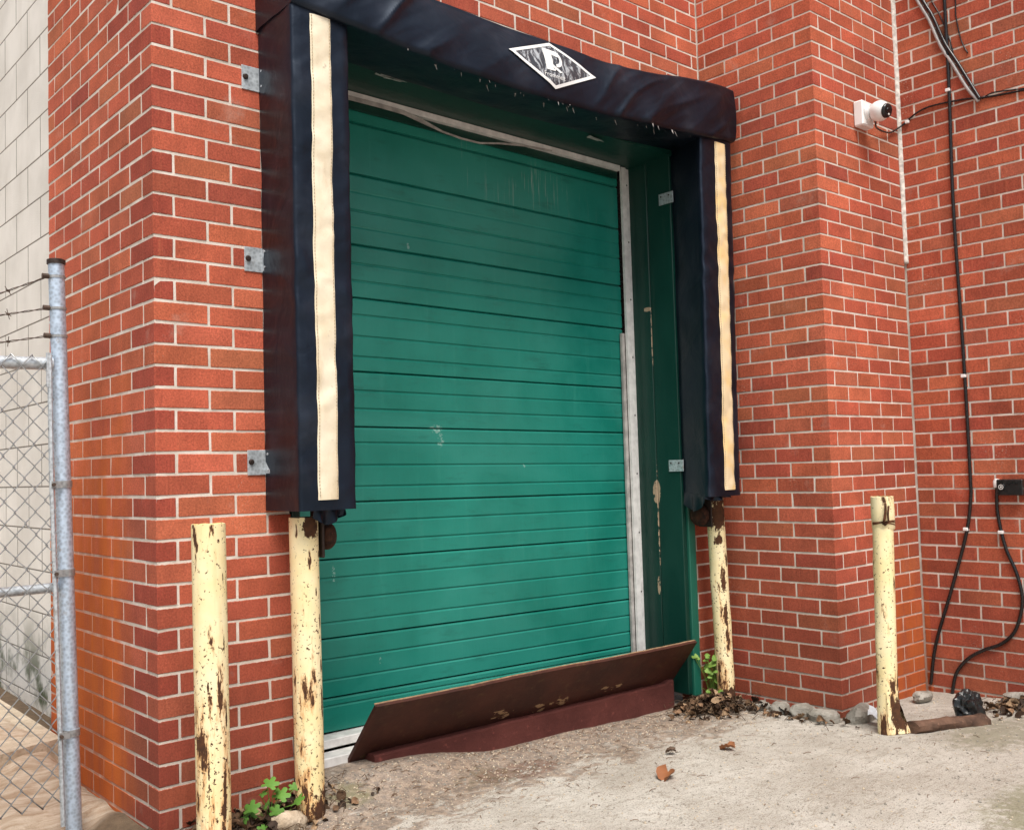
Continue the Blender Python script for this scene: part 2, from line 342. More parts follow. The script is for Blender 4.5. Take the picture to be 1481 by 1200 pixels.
def ground_mat():
    t = NT('concrete_ground'); a = t.noise(2.2, 6, .6); b = t.noise(26, 5, .65); f = t.noise(190, 3, .7)
    c = t.mix(t.ramp(a, .3, .7), (.41, .365, .31, 1), (.60, .56, .50, 1))
    c = t.mix(t.ramp(b, .5, .72, 0, .5), c, (.30, .25, .19, 1))
    c = t.mix(t.ramp(f, .52, .66, 0, .8), c, (.15, .125, .10, 1))
    c = t.mix(t.ramp(t.noise(300, 2), .62, .70, 0, .8), c, (.78, .74, .68, 1))
    x = t.axis(0); y = t.axis(1)
    # rusty brown run-off under the dock plate, dirt and painted contact shade along the walls, moss
    near = t.ramp(y, -.70, -.05); rs = t.noise(1, 6, .7, t.scaled((7, 11, 7)), 1.0)
    st = t.ramp(t.math('ADD', rs, t.math('MULTIPLY', near, .34)), .60, .74)
    c = t.mix(t.math('MULTIPLY', st, .68), c, t.mix(t.ramp(t.noise(33, 5, .7), .35, .65), (.08, .042, .025, 1), (.34, .23, .155, 1)))
    k = t.ramp(t.math('MULTIPLY', t.blob((1.25, -.22, 0), (.30, .14, .5)), t.ramp(rs, .3, .6)), .18, .42); c = t.mix(t.math('MULTIPLY', k, .45), c, (.13, .045, .025, 1))
    k = t.ramp(t.math('MULTIPLY', t.blob((1.16, -.20, 0), (.34, .18, .5)), t.ramp(b, .4, .6)), .25, .5); c = t.mix(t.math('MULTIPLY', k, .35), c, (.12, .10, .05, 1))
    for p, r in (((.60, -.10, 0), (.14, .12, .5)), ((2.9, -1.25, 0), (.55, .30, .5)), ((2.2, -1.7, 0), (.7, .25, .5))):
        k = t.math('MULTIPLY', t.ramp(t.math('MULTIPLY', t.blob(p, r), t.ramp(b, .2, .65)), .1, .6), .65); c = t.mix(k, c, (.20, .19, .10, 1))
    cr = t.ramp(t.noise(1, 5, .6, t.scaled((4, 13, 4)), 1.5), .485, .50); cr2 = t.ramp(t.noise(1, 5, .6, t.scaled((4, 13, 4)), 1.5), .50, .515, 1, 0)
    c = t.mix(t.math('MULTIPLY', t.math('MULTIPLY', cr, cr2), .55), c, (.16, .12, .08, 1))
    wl = t.ramp(x, .50, .30); back = t.ramp(y, -.45, -.15)          # bare earth at the foot of the left wall
    so_ = t.ramp(t.math('ADD', t.math('MULTIPLY', wl, back), t.math('MULTIPLY', b, .35)), .55, .85)
    c = t.mix(so_, c, t.mix(b, (.055, .038, .025, 1), (.19, .13, .08, 1)))
    ca = t.ramp(t.math('ADD', t.math('MULTIPLY', t.ramp(x, 2.25, 2.7), t.ramp(y, -.55, -.05)), t.math('MULTIPLY', b, .4)), .55, .95)  # dirt in the pier corner, with contact darkness painted in
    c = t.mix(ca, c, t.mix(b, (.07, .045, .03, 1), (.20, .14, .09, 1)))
    lf = t.math('MULTIPLY', t.ramp(x, .05, -.05), t.ramp(y, .30, .45))
    c = t.mix(lf, c, t.mix(t.ramp(t.noise(1, 6, .65, t.scaled((9, 40, 9)), .6), .3, .7), (.38, .27, .18, 1), (.62, .52, .41, 1)))
    c = t.mix(t.math('MULTIPLY', t.ramp(x, 1.8, 3.2), t.ramp(b, .25, .7, .2, .6)), c, (.27, .25, .215, 1))
    return t.fin(c, .92, t.bump(t.math('ADD', t.math('MULTIPLY', b, .7), t.math('ADD', t.math('MULTIPLY', f, .5), rs)), .8, .012), 0, .3)
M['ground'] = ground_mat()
def stone(name, c0, c1):
    t = NT(name); a = t.noise(14, 6, .65); f = t.noise(90, 4)
    c = t.mix(t.ramp(a, .3, .7), c0, c1); c = t.mix(t.ramp(f, .55, .75, 0, .6), c, tuple(x*.45 for x in c0[:3])+(1,))
    return t.fin(c, .93, t.bump(t.math('ADD', a, t.math('MULTIPLY', f, .5)), .8, .012), 0, .25)
M['stone'] = stone('grey_stone', (.20, .18, .15, 1), (.36, .34, .30, 1)); M['rock'] = stone('tan_rock', (.38, .29, .20, 1), (.58, .48, .36, 1))
def leafm(name, c0, c1, tr=.25):
    t = NT(name); r = t.n('ShaderNodeObjectInfo').outputs['Random']; a = t.noise(40, 4)
    c = t.mix(t.math('ADD', t.math('MULTIPLY', a, .6), t.math('MULTIPLY', r, .4)), c0, c1)
    t.b.inputs['Subsurface Weight'].default_value = 0
    return t.fin(c, .6, t.bump(a, .3, .002), 0, .3)
M['leaf'] = leafm('green_leaf', (.045, .13, .02, 1), (.13, .28, .04, 1)); M['leaf2'] = leafm('olive_leaf', (.07, .16, .025, 1), (.22, .34, .06, 1))
M['dry'] = leafm('dry_leaf', (.030, .017, .010, 1), (.24, .14, .08, 1)); M['dry2'] = leafm('orange_dry_leaf', (.22, .08, .03, 1), (.36, .15, .07, 1))
def litter_leaf():
    t = NT('mixed_dead_leaves'); c = t.n('ShaderNodeVertexColor', layer_name='Col').outputs[0]
    return t.fin(t.mix(1.0, c, t.ramp(t.noise(90, 3), .2, .8, .6, 1.5), 'MULTIPLY'), .8, None, 0, .2)
M['litter_leaf'] = litter_leaf()
M['litter'] = plain('white_paper', (.72, .75, .78), .6, 0, .15, 20)
M['wood'] = rust('rotten_wood', (.05, .028, .020, 1), (.16, .09, .06, 1), 12)
M['bag'] = plain('black_bag', (.012, .014, .015), .3, 0, .4, 20, .5, .6)
M['slab'] = stone('pale_slab', (.42, .34, .25, 1), (.60, .50, .38, 1))

# ------------------------------------------------------------------ ground
def gz(x, y):
    z = -2.605 + .010*n3(x, y, 0, 1.3) + .004*n3(x, y, 3, 6) + .0022*n3(x, y, 7, 25)
    z += .068*sst(1.45, .90, x)*sst(-.25, .04, y)*sst(.36, .56, x)
    z += .025*sst(.42, .2, x)*sst(-.35, -.05, y)*(1+n3(x, y, 2, 9))
    z += .15*sst(.02, -.1, x)*sst(.45, 1.0, y)
    z -= .05*sst(.0, -.12, x)*sst(.55, .3, y)
    z -= .026*sst(1.4, 2.5, x)*sst(-1.3, -.6, y)
    return z
def axis_vals(a, b, step, far):
    v = []; x = a
    while x <= b+1e-6: v.append(x); x += step
    k = step
    lo = a; hi = b
    while hi < far: k *= 1.35; hi += k; lo -= k; v.append(hi); v.insert(0, lo)
    return v
gx = axis_vals(-1.2, 4.2, .028, 60); gy = axis_vals(-2.6, 1.4, .028, 60)
m = MB(); nx = len(gx)
m.add([(x, y, gz(x, y)) for y in gy for x in gx], [(j*nx+i, j*nx+i+1, (j+1)*nx+i+1, (j+1)*nx+i) for j in range(len(gy)-1) for i in range(nx-1)])
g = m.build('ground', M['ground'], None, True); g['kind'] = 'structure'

# ------------------------------------------------------------------ brick walls
H, L = .0677, .195
JT = .0080                                    # joint width
XC, YC, XD = 2.7582, -.6393, 3.5219
ZTOP, ZBOT = 1.75, -2.75
MESHES = {}
def brick_mesh(lx, ly, lz):
    k = (round(lx, 3), round(ly, 3), round(lz, 3), random.randrange(8))
    if k not in MESHES:
        vs, fs = chamfer(k[0], k[1], k[2], .0020, .0009)
        if k[3] >= 6 and max(k[0], k[1]) > .15 and min(k[0], k[1]) < .1:                             # chipped arris
            big = max(range(2), key=lambda q: k[q]); sg = [random.choice((-1, 1)) for _ in range(3)]
            for q in range(len(vs)):
                v = vs[q]
                if all(v[c]*sg[c] > 0 for c in range(3)): vs[q] = tuple(v[c] - (sg[c]*random.uniform(.0006, .0024)*(1.4 if c == big else 1) if c in (big, 2) else 0) for c in range(3))
        me = bpy.data.meshes.new('brick'); me.from_pydata(vs, [], fs); me.update(); me.materials.append(M['brick']); MESHES[k] = me
    return MESHES[k]
REDS = [((.47,.110,.058),6), ((.45,.101,.054),6), ((.50,.125,.067),5), ((.39,.085,.049),3.5), ((.46,.126,.066),2), ((.35,.076,.047),.7), ((.42,.122,.066),.8)]
def red():
    c = random.choices([r[0] for r in REDS], [r[1] for r in REDS])[0]; k = random.uniform(.86, 1.10)
    return (c[0]*k, c[1]*k*random.uniform(.92, 1.1), c[2]*k)
class Wall:
    def __init__(s, label, loc, axis):
        s.t = thing('brick_wall', loc, label, 'wall'); s.b = []; s.mo = MB(); s.nrm = axis
    def brick(s, a, b, col=None, dz=0):
        a = (a[0], a[1], a[2]+dz); b = (b[0], b[1], b[2]+dz)
        if b[0]-a[0] < .012 or b[1]-a[1] < .012: return
        s.b.append((a, b, col or red()))
    def finish(s, mort):
        items = []
        for a, b, c in s.b:
            p = [(a[i]+b[i])/2 for i in range(3)]; q = px(p)
            vis = q[2] > .5 and -90 < q[0] < 1570 and -90 < q[1] < 1290
            sz = max(b[0]-a[0], b[1]-a[1])/q[2]**2
            items.append((vis, sz, a, b, c))
        items.sort(key=lambda k: (-k[0], -k[1]))
        far = MB(); fc = []
        for i, (vis, sz, a, b, c) in enumerate(items):
            if vis and i < 300:
                lx, ly, lz = (b[k]-a[k] for k in range(3))
                o = bpy.data.objects.new('brick', brick_mesh(lx, ly, lz)); COL.objects.link(o); o.parent = s.t
                j = random.uniform(-.0007, .0007)
                o.location = ((a[0]+b[0])/2 + (j if s.nrm == 0 else 0), (a[1]+b[1])/2 + (j if s.nrm == 1 else 0), (a[2]+b[2])/2 + random.uniform(-.0008, .0008))
                o.rotation_euler = (random.uniform(-.003, .003), random.uniform(-.003, .003), random.uniform(-.003, .003))
                o.color = (*c, 1)
            else:
                n0 = len(far.v); far.cbox(a, b, .0020, .0009); fc += [(*c, 1)]*(len(far.v)-n0)
        if far.v:
            o = far.build('brick_courses', M['brick_far'], s.t); o['kind'] = 'stuff'
            ca = o.data.color_attributes.new('Col', 'FLOAT_COLOR', 'POINT')
            ca.data.foreach_set('color', [x for c in fc for x in c])
        mort.build('mortar', M['mortar'], s.t)
D = .098; RC = .0022                          # brick depth, mortar recess
hj = JT/2
def spans(first, end, start=0.0):
    """joint centres from the corner: [start, first, first+L, ...] clipped at end"""
    e = [start, first]
    while e[-1] < end - 1e-6: e.append(e[-1]+L)
    e[-1] = min(e[-1], end); return [(e[i], e[i+1]) for i in range(len(e)-1) if e[i+1]-e[i] > .02]
a1, a2, b1, b2 = .0672, .1779-.0, .1953, .0892
OX0, OX1, OZ = .458, 2.572, .004              # brick opening
def zs(x): return -.0243*x/2.7582
front = Wall('red brick front wall around the green loading door', (.2, 0, -2.6), 1)
side = Wall('red brick side return wall behind the galvanised fence post', (0, .5, -2.6), 0)
def orange(y, z): return sst(.10, .38, y + .12*n3(0, y, z, 6))*sst(-.55, -1.35, z + .15*n3(1, y, z, 4))
for r in range(-26, 42):
    zt, zb = -r*H - hj, -(r+1)*H + hj; odd = r % 2 == 1
    for i, (x0, x1) in enumerate(spans(a1 if odd else a2, XC)):
        u0, u1 = (x0 if i == 0 else x0+hj), x1-hj
        if zb < OZ - .03:
            if u0 < OX0 < u1: u1 = OX0
            if u0 < OX1 < u1: u0 = OX1
            if OX0 - .001 < u0 and u1 < OX1 + .001: continue
        col = None
        if i == 0: col = (.35, .068, .042) if odd and r > 0 else None
        front.brick((u0, 0, zb), (u1, D if i else (b1 if odd else b2)-hj, zt), col, zs(u0))
    for i, (y0, y1) in enumerate(spans(b1 if odd else b2, 1.058)):
        if i == 0: continue
        c = red(); k = orange((y0+y1)/2, zb)*random.uniform(0, .35)
        c = tuple(c[j]*(1-k) + (.52, .125, .020)[j]*k for j in range(3))
        side.brick((0, y0+hj, zb), (D, y1-hj, zt), c)
mo = MB(); e = RC
mo.box((e, e, ZBOT), (OX0-.004, .09, OZ-.0)); mo.box((e, e, OZ), (XC+.03, .09, ZTOP)); mo.box((OX1+.004, e, ZBOT), (XC+.03, .09, OZ)); front.finish(mo)
mo = MB(); mo.box((.0014, .0905, ZBOT), (.09, 1.0545, ZTOP-.001)); side.finish(mo)
# pier standing forward beside the door
pier = Wall('projecting red brick pier right of the door, carrying the white security camera', (XC, YC, -2.6), 1)
Z0 = .1112; c1, c2, d1, d2 = .0891, .2066, .0644, .1738
for r in range(-25, 42):
    zt, zb = Z0 - r*H - hj, Z0 - (r+1)*H + hj; odd = r % 2 == 1
    for i, (y0, y1) in enumerate(spans(c1 if odd else c2, -YC)):
        if i == 0: continue
        pier.brick((XC, YC+y0+hj, zb), (XC+D, YC+y1-hj, zt))
    fx = spans(d2 if odd else d1, XD-XC-.012)
    for i, (x0, x1) in enumerate(fx):
        c = red(); k = sst(.25, .48, x0)*sst(-1.55, -1.95, zb)*random.uniform(0, .3)
        c = tuple(c[j]*(1-k) + (.50, .10, .022)[j]*k for j in range(3))
        u0 = XC if i == 0 else XC+x0+hj
        pier.brick((u0, YC, zb), (XC+x1-(hj if i < len(fx)-1 else 0), YC+(D if i else (c1 if odd else c2)-hj), zt), c)
mo = MB(); mo.box((XC+e, YC+e, ZBOT), (XD-.012, -.0005, ZTOP)); pier.finish(mo)
# wall on the right, face towards the door
rw = Wall('red brick wall at the right edge carrying cables and an outlet box', (XD, -1.2, -2.6), 0)
for r in range(-37, 30):
    zt = -.7468 + H/2 - r*H - hj; zb = zt - H + JT
    off = .0832 if r % 2 == 0 else .0832 + L/2
    for i, (y0, y1) in enumerate(spans(off, 2.4)):
        rw.brick((XD, YC-y1+hj, zb), (XD+D, YC-y0-(hj if i else .003), zt))
mo = MB(); mo.box((XD+e, YC-2.4, ZBOT), (XD+.09, YC+.05, ZTOP)); rw.finish(mo)
# white caulk in the corner between pier and right wall, open joint below
m = MB(); rs = []
for i in range(150):
    z = -.55 + i*.0155
    wv = .0048 + .0035*n3(0, 0, z, 6) + .0015*n3(3, 0, z, 17); dx = .003*n3(5, 0, z, 5)
    rs.append([(XD-.014+dx-wv*.6, YC+.004, z), (XD-.006+dx-wv, YC-.007+.002*n3(7, 0, z, 11), z), (XD-.002+dx, YC-.012-wv*.6, z), (XD+.006, YC-.012-wv, z), (XD+.006, YC+.004, z)])
o = m.rings(rs).build('caulk_bead', M['caulk'], None, True); tag(o, 'ragged white caulk bead in the corner right of the security camera', 'caulk')
# pale painted block wall behind the fence
bw = thing('block_wall', (.25, 2, -2.6), 'pale cream painted concrete block wall behind the chain link fence', 'wall')
BX = .25; bmesh = {}
for r in range(-9, 14):
    zt = .078 - r*.2 - .0035; zb = zt - .2 + .007
    y = .9 + (.2 if r % 2 else 0) + .122
    ys_ = [.75]
    while y < 6: ys_.append(y); y += .41
    for i in range(len(ys_)-1):
        ly = ys_[i+1]-ys_[i]-.013
        k = (round(ly, 3), random.randrange(3))
        if k not in bmesh:
            vs, fs = chamfer(.19, ly, zt-zb, .0006, 0); me = bpy.data.meshes.new('block'); me.from_pydata(vs, [], fs); me.update(); me.materials.append(M['block']); bmesh[k] = me
        o = bpy.data.objects.new('block', bmesh[k]); COL.objects.link(o); o.parent = bw
        o.location = (BX+.095+random.uniform(-.0002, .0002), (ys_[i]+ys_[i+1])/2, (zt+zb)/2)
m = MB(); m.box((BX+.0010, .755, ZBOT), (BX+.18, 6.0, ZTOP)); m.build('mortar', M['block_joint'], bw)

# ------------------------------------------------------------------ door surround
df = thing('door_surround', (1.5, .1, -2.6), 'dark green timber lining and pale metal strips around the loading door', 'door frame')
XJ = 2.49
def board(name, a, b, mat='jamb', bv=.003): return MB().cbox(a, b, bv, .0006).build(name, M[mat], df)
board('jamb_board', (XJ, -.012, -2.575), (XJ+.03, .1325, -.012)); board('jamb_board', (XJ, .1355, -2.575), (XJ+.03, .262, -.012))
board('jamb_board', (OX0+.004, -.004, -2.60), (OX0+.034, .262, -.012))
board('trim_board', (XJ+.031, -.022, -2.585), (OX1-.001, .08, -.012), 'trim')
def sfz(x): return -.010 - .024*(x-.5)/2.0
def sloped(name, x0, x1, y0, y1, d0, d1, mat):
    return MB().add([(x, y, sfz(x)+d) for x in (x0, x1) for y in (y0, y1) for d in (d0, d1)], [(0,1,3,2), (4,6,7,5), (0,4,5,1), (2,3,7,6), (0,2,6,4), (1,5,7,3)]).build(name, M[mat], df)
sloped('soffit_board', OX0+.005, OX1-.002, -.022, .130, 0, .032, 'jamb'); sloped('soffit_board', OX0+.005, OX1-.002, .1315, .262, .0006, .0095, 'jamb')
m = MB(); m.box((OX0, .091, .0045), (OX1, .312, .03)); m.build('lintel', M['rust'], df)
# pale metal angles holding the weather seal
m = MB(); m.box((2.455, .246, -2.46), (2.489, .262, -.038)); m.box((2.424, .232, -2.46), (2.4545, .2455, -.038)); m.build('seal_retainer', M['alu'], df)
m = MB(); m.box((2.403, .250, -2.46), (2.4235, .262, -.86)); m.build('weather_seal', M['alu_dull'], df)
sloped('seal_retainer', OX0+.035, 2.411, .228, .250, -.027, -.002, 'alu')
sloped('weather_seal', OX0+.035, 2.411, .2505, .262, -.062, -.02, 'jamb')
for i in range(9):
    m = MB(); z = -.12 - i*.285; m.tube([(2.472, .247, z), (2.472, .2435, z)], .004, 8); m.build('screw', M['screw'], df)
pts = [(.85, -.045), (1.0, -.045), (1.12, -.048), (1.22, -.066), (1.32, -.088), (1.42, -.097), (1.52, -.097), (1.64, -.075), (1.78, -.058), (1.95, -.05)]
m = MB(); rs = []
for i, (x, z) in enumerate(pts):
    wd = .018 if i < 4 else .008
    rs.append([(x, .226, z-wd*.5), (x, .229, z-wd*.5), (x, .229, z+wd*.5), (x, .226, z+wd*.5)])
m.rings(rs).build('torn_seal', M['alu_dull'], df)
for (x, y) in ((.893, -.005), (2.02, .005)):
    m = MB()
    for k in range(7):
        ax, ay = x + random.uniform(-.06, .06), y + random.uniform(-.012, .02); a = random.uniform(-.5, .5); l_ = random.uniform(.03, .07)
        z = sfz(x) - .003 - k*.0012
        m.add([(ax, ay, z), (ax+l_*math.cos(a), ay+l_*.4*math.sin(a), z-.006), (ax+l_*math.cos(a), ay+.012+l_*.4*math.sin(a), z-.002), (ax+.005, ay+.016, z)], [(0, 1, 2, 3)])
    m.build('peeling_paint', M['grey_tone'], df)

# ------------------------------------------------------------------ sectional door
dr = thing('overhead_door', (1.45, .28, -2.5), 'green ribbed steel overhead door in the loading bay', 'door')
thick = [-.13, -.339, -.623, -.835, -1.127, -1.345, -1.637, -1.853, -2.149, -2.37]
thin = [[], [], [(-.41, .4), (-.485, 1.3), (-.551, .6)], [-.697, -.767], [-.903, -.987, -1.068], [-1.202, -1.274], [-1.407, -1.495, -1.578], [-1.714, -1.79], [-1.923, -2.006, -2.09], [-2.226, -2.303], [-2.40]]
edges = [-.03] + thick + [-2.498]
DX0, DX1, DY = .495, 2.428, .270
DENTS = [(1.30, -2.05, .05, .008), (1.95, -1.45, .09, .007), (1.02, -1.72, .07, .006), (1.55, -.95, .10, .006), (2.2, -2.2, .06, .006), (.85, -1.15, .08, .006), (1.75, -1.75, .05, .006)]
def dz(x, z): return (1-(x-.6)/1.83)*(.010 + .028*(-z/2.37))
for s_ in range(len(edges)-1):
    zt, zb = edges[s_], edges[s_+1]; prof = []          # (z, y) from top down
    prof.append((zt-.0012, DY+.011)); prof.append((zt-.0030, DY+.004)); prof.append((zt-.0095, DY))
    for g_ in thin[s_]:
        zz, k = g_ if isinstance(g_, tuple) else (g_, 1)
        prof += [(zz+.0050, DY), (zz+.0010, DY+.0045*k), (zz-.0012, DY+.0045*k), (zz-.0070, DY)]
    prof += [(zb+.0045, DY), (zb+.0038, DY+.008), (zb+.0010, DY+.012)]
    m = MB(); N = 110
    for i in range(N+1):
        x = DX0 + (DX1-DX0)*i/N
        for z, y in prof:
            wv = .0026*n3(x, z, s_, 2.4) + .0008*n3(x, z, s_, 9)
            for qx, qz, qr, qd in DENTS: wv += qd*math.exp(-((x-qx)/qr)**2 - ((z-qz)/(qr*.55))**2)
            m.v.append((x, y + wv, z + dz(x, z)))
    n = len(prof)
    m.f = [(i*n+j, i*n+j+1, (i+1)*n+j+1, (i+1)*n+j) for i in range(N) for j in range(n-1)]
    o = m.build('door_section', M['door'], dr)
m = MB(); m.box((OX0+.003, DY+.030, -2.60), (OX1-.003, DY+.04, .003)); m.build('light_stop_sheet', M['rubber'], dr)  # black sheet behind the sections, widened to stop light leaking through
m = MB(); m.cbox((DX0, .20, -2.498), (1.9, .285, -2.466), .003); o = m.build('door_sill', M['alu']); tag(o, 'pale metal sill under the bottom left corner of the green door', 'sill')
m = MB(); m.cbox((DX0, .12, -2.545), (1.2, .199, -2.505), .004); o = m.build('sill_ledge', M['alu']); tag(o, 'lower pale step of the door sill beside the yellow post', 'sill')

# ------------------------------------------------------------------ dock pads
def pad(label, back, front, zt, zb, seed, flapx):
    """upright foam pad; back = (x0,x1) at the wall, front = ((x0,x1) at top, (x0,x1) at bottom) at y = YF"""
    YF = -.242; t = thing('dock_pad', ((back[0]+back[1])/2, -.12, zb), label, 'dock pad', 'side pads of the dock seal')
    per = []
    def prof(v):
        f0 = front[0][0] + (front[1][0]-front[0][0])*v; f1 = front[0][1] + (front[1][1]-front[0][1])*v
        return f0, f1
    NV = 210; rs = []
    rr = .012
    for j in range(NV+1):
        v = j/NV; z = zt + (zb-zt)*v; f0, f1 = prof(v); pts = []
        for k in range(9): u = k/9; pts.append((back[0]+(f0-back[0])*u, -.003 + (YF+rr)*u, 0))
        for k in range(5): a = math.pi/2*k/4; pts.append((f0+rr-rr*math.cos(a), YF+rr-rr*math.sin(a), 1))
        for k in range(1, 16): u = k/16; pts.append((f0+rr+(f1-f0-2*rr)*u, YF, 2))
        for k in range(5): a = math.pi/2*k/4; pts.append((f1-rr+rr*math.sin(a), YF+rr-rr*math.cos(a), 3))
        for k in range(1, 10): u = k/9; pts.append((f1+(back[1]-f1)*u, YF+rr+(-.003-YF-rr)*u, 4))
        ring = []
        for x, y, s_ in pts:
            ring.append((*disp(x, y, z, s_, seed, (f0, f1), YF, v), z))
        rs.append(ring)
    MB().rings(rs).build('foam_body', M['vinyl'], t, True, 50)
    return t, YF, prof
def crease(x, z, seed, c):
    f0, f1 = c; e = min(abs(x-f0), abs(f1-x))/(f1-f0)
    w1 = noise.ridged_multi_fractal(Vector((x*3.5 + seed*9, z*5.2 + (x-f0)*2.2, seed)), 1.0, 2.0, 3, 1.0, 2.0)
    pk = max(0, 1-e*3.2)*.0065*math.sin(z*34 + 5*n3(0, z, seed, 3) + (x-f0)*22)*max(0, .35+n3(1, z, seed, 4))
    return -.0065*w1 + .008*n3(x, z, seed, 2.2) + .004*n3(x+seed, z*2.2-x*1.5, seed, 9) + pk*1.5
def disp(x, y, z, s_, seed, c, YF, v):
    if s_ == 0: return (x + .004*n3(y, z, seed, 3) + .0025*n3(y, z, seed+4, 9), y)
    if s_ == 4: return (x - .004*n3(y, z, seed, 3) - .003*n3(y, z, seed+4, 9), y)
    d = crease(x, z, seed, c)*.8
    return (x, y + (d if s_ == 2 else d*.5))
def stripe_part(t, YF, prof, u0, u1, z0, z1, seed, zt, zb):
    m = MB(); NJ = 210
    for j in range(NJ+1):
        z = z0+(z1-z0)*j/NJ; v = (z-zt)/(zb-zt); c = prof(v)
        row = []
        for k in range(7):
            u = u0+(u1-u0)*k/6 + (.005*n3(0, z, seed, 2))
            x = c[0]+(c[1]-c[0])*u; y = YF + crease(x, z, seed, c)*.8
            row.append((x, y - (.0046 if 0 < k < 6 else .0012) - .0012*n3(x, z, seed, 20), z))
        m.v += row
    m.f = [(j*7+k, (j+1)*7+k, (j+1)*7+k+1, j*7+k+1) for j in range(NJ) for k in range(6)]
    o = m.build('cream_stripe', M['stripe'], t, True)
    st = MB()
    for side_ in (.07, .93):
        for j in range(int(abs(z1-z0)/.011)):
            z = z0 - .004 - j*.011; v = (z-zt)/(zb-zt); c = prof(v); u = u0+(u1-u0)*side_ + .005*n3(0, z, seed, 2)
            x = c[0]+(c[1]-c[0])*u; y = YF + crease(x, z, seed, c)*.8 - .0042
            st.box((x-.0009, y-.0016, z-.0055), (x+.0009, y+.001, z))
    so_ = st.build('stitching', M['thread'], o); so_['kind'] = 'stuff'
def bracket(t, x, z, hh=.082):
    m = MB(); m.cbox((x-.068, -.0045, z-hh/2), (x-.0005, -.0005, z+hh/2), .001); m.cbox((x-.0045, -.034, z-hh/2+.004), (x, -.005, z+hh/2-.004), .001)
    o = m.build('mounting_bracket', M['galv'], t)
    b = MB(); b.tube([(x-.055, -.0046, z+.002), (x-.055, -.012, z+.002)], [.0105, .007], 10); b.build('bolt', M['screw'], o)
    for dzz in (-.025, .027):
        b = MB(); b.tube([(x-.0046, -.022, z+dzz), (x-.008, -.022, z+dzz)], .004, 8); b.build('rivet', M['galv'], o)
lp, YF, pf = pad('black vinyl dock pad with cream stripe, left of the green door', (.367, .572), ((.357, .571), (.360, .566)), .006, -1.617, 1.0, None)
stripe_part(lp, YF, pf, .30, .655, -.012, -1.584, 1.0, .006, -1.617)
for z in (-.170, -.784, -1.458): bracket(lp, .371, z)
def drape(t, x0, x1, y0, y1, zt, dz_, seed, mat='vinyl'):
    m = MB()
    def P(u, v):
        x = x0+(x1-x0)*u; y = y0+(y1-y0)*u
        fold = .012*math.sin(u*14+seed)*v
        return (x, y+fold, zt - dz_*v*(.55+.45*math.sin(math.pi*min(1, u*1.2))) + .004*n3(x, y, seed, 30))
    m.grid(P, 26, 8); return m.build('loose_flap', M[mat], t, True)
drape(lp, .43, .562, -.205, -.175, -1.612, .055, 2)
drape(lp, .562, .50, -.175, -.07, -1.612, .045, 4)
rp, YF, pf = pad('black vinyl dock pad with yellowed stripe, right of the green door', (2.507, 2.715), ((2.440, 2.672), (2.402, 2.632)), -.002, -1.655, 5.0, None)
stripe_part(rp, YF, pf, .43, .765, -.018, -1.628, 5.0, -.002, -1.655)
drape(rp, 2.49, 2.41, -.03, -.215, -1.64, .085, 7); drape(rp, 2.41, 2.56, -.215, -.235, -1.648, .028, 9)
for z, y in ((-.235, .012), (-1.512, .012)):
    m = MB(); m.cbox((XJ-.0045, y-.045, z-.027), (XJ-.0006, y+.043, z+.027), .001); o = m.build('mounting_bracket', M['galv'], rp)
    for dy in (-.02, .028):
        b = MB(); b.tube([(XJ-.0046, y+dy, z+.012), (XJ-.0075, y+dy, z+.012)], .004, 8); b.build('rivet', M['screw'], o)

# header pad across the top
hp = thing('header_pad', (1.5, -.12, 0), 'wrinkled black vinyl header pad with diamond badge, above the green door', 'dock pad')
HX0, HX1 = .357, 2.690
def hbot(x): 
    u = (x-HX0)/(HX1-HX0); s_ = max(0, math.sin(math.pi*min(1, max(0, u**.92))))
    return .008 - .066*s_**.85 + .003*n3(x, 0, 0, 5)
def htop(x): return .210 - .018*sst(1.0, 2.0, x) + .068*sst(1.9, 2.68, x) + .004*n3(x, 3, 0, 4)
def hwr(x, z):
    zz = (z+.08)/.3
    s1 = noise.ridged_multi_fractal(Vector((x*3.4 - z*5.0, z*1.1 + 3, 2.0)), 1.0, 2.0, 3, 1.0, 2.0)
    s2 = -2*(1-abs(math.sin(x*13 - z*19 + 2.0*n3(x, z, 1, 2.5))))**2.2*(.45+.9*n3(x, z, 9, 3))
    k = .5+.5*sst(1.2, .9, x) + .9*sst(1.7, 1.95, x)
    k *= sst(HX0, HX0+.12, x)*sst(HX1, HX1-.16, x)
    fade = sst(.0, .25, zz)*sst(1.0, .75, zz)*(1-.75*sst(.30, .15, abs(x-1.51)))
    return (-.012*s1 + .017*s2*fade)*k*.62 + .010*n3(x, z, 5, 2.6)
def hy(x, z):
    b, t_ = hbot(x), htop(x); u = (z-b)/(t_-b)
    u = max(0, min(1, u)); return -.256 - .010*math.sin(math.pi*u) + .055*u**2*(1-sst(1.1, 2.6, x)) + hwr(x, z)
m = MB(); rs = []; NX = 260
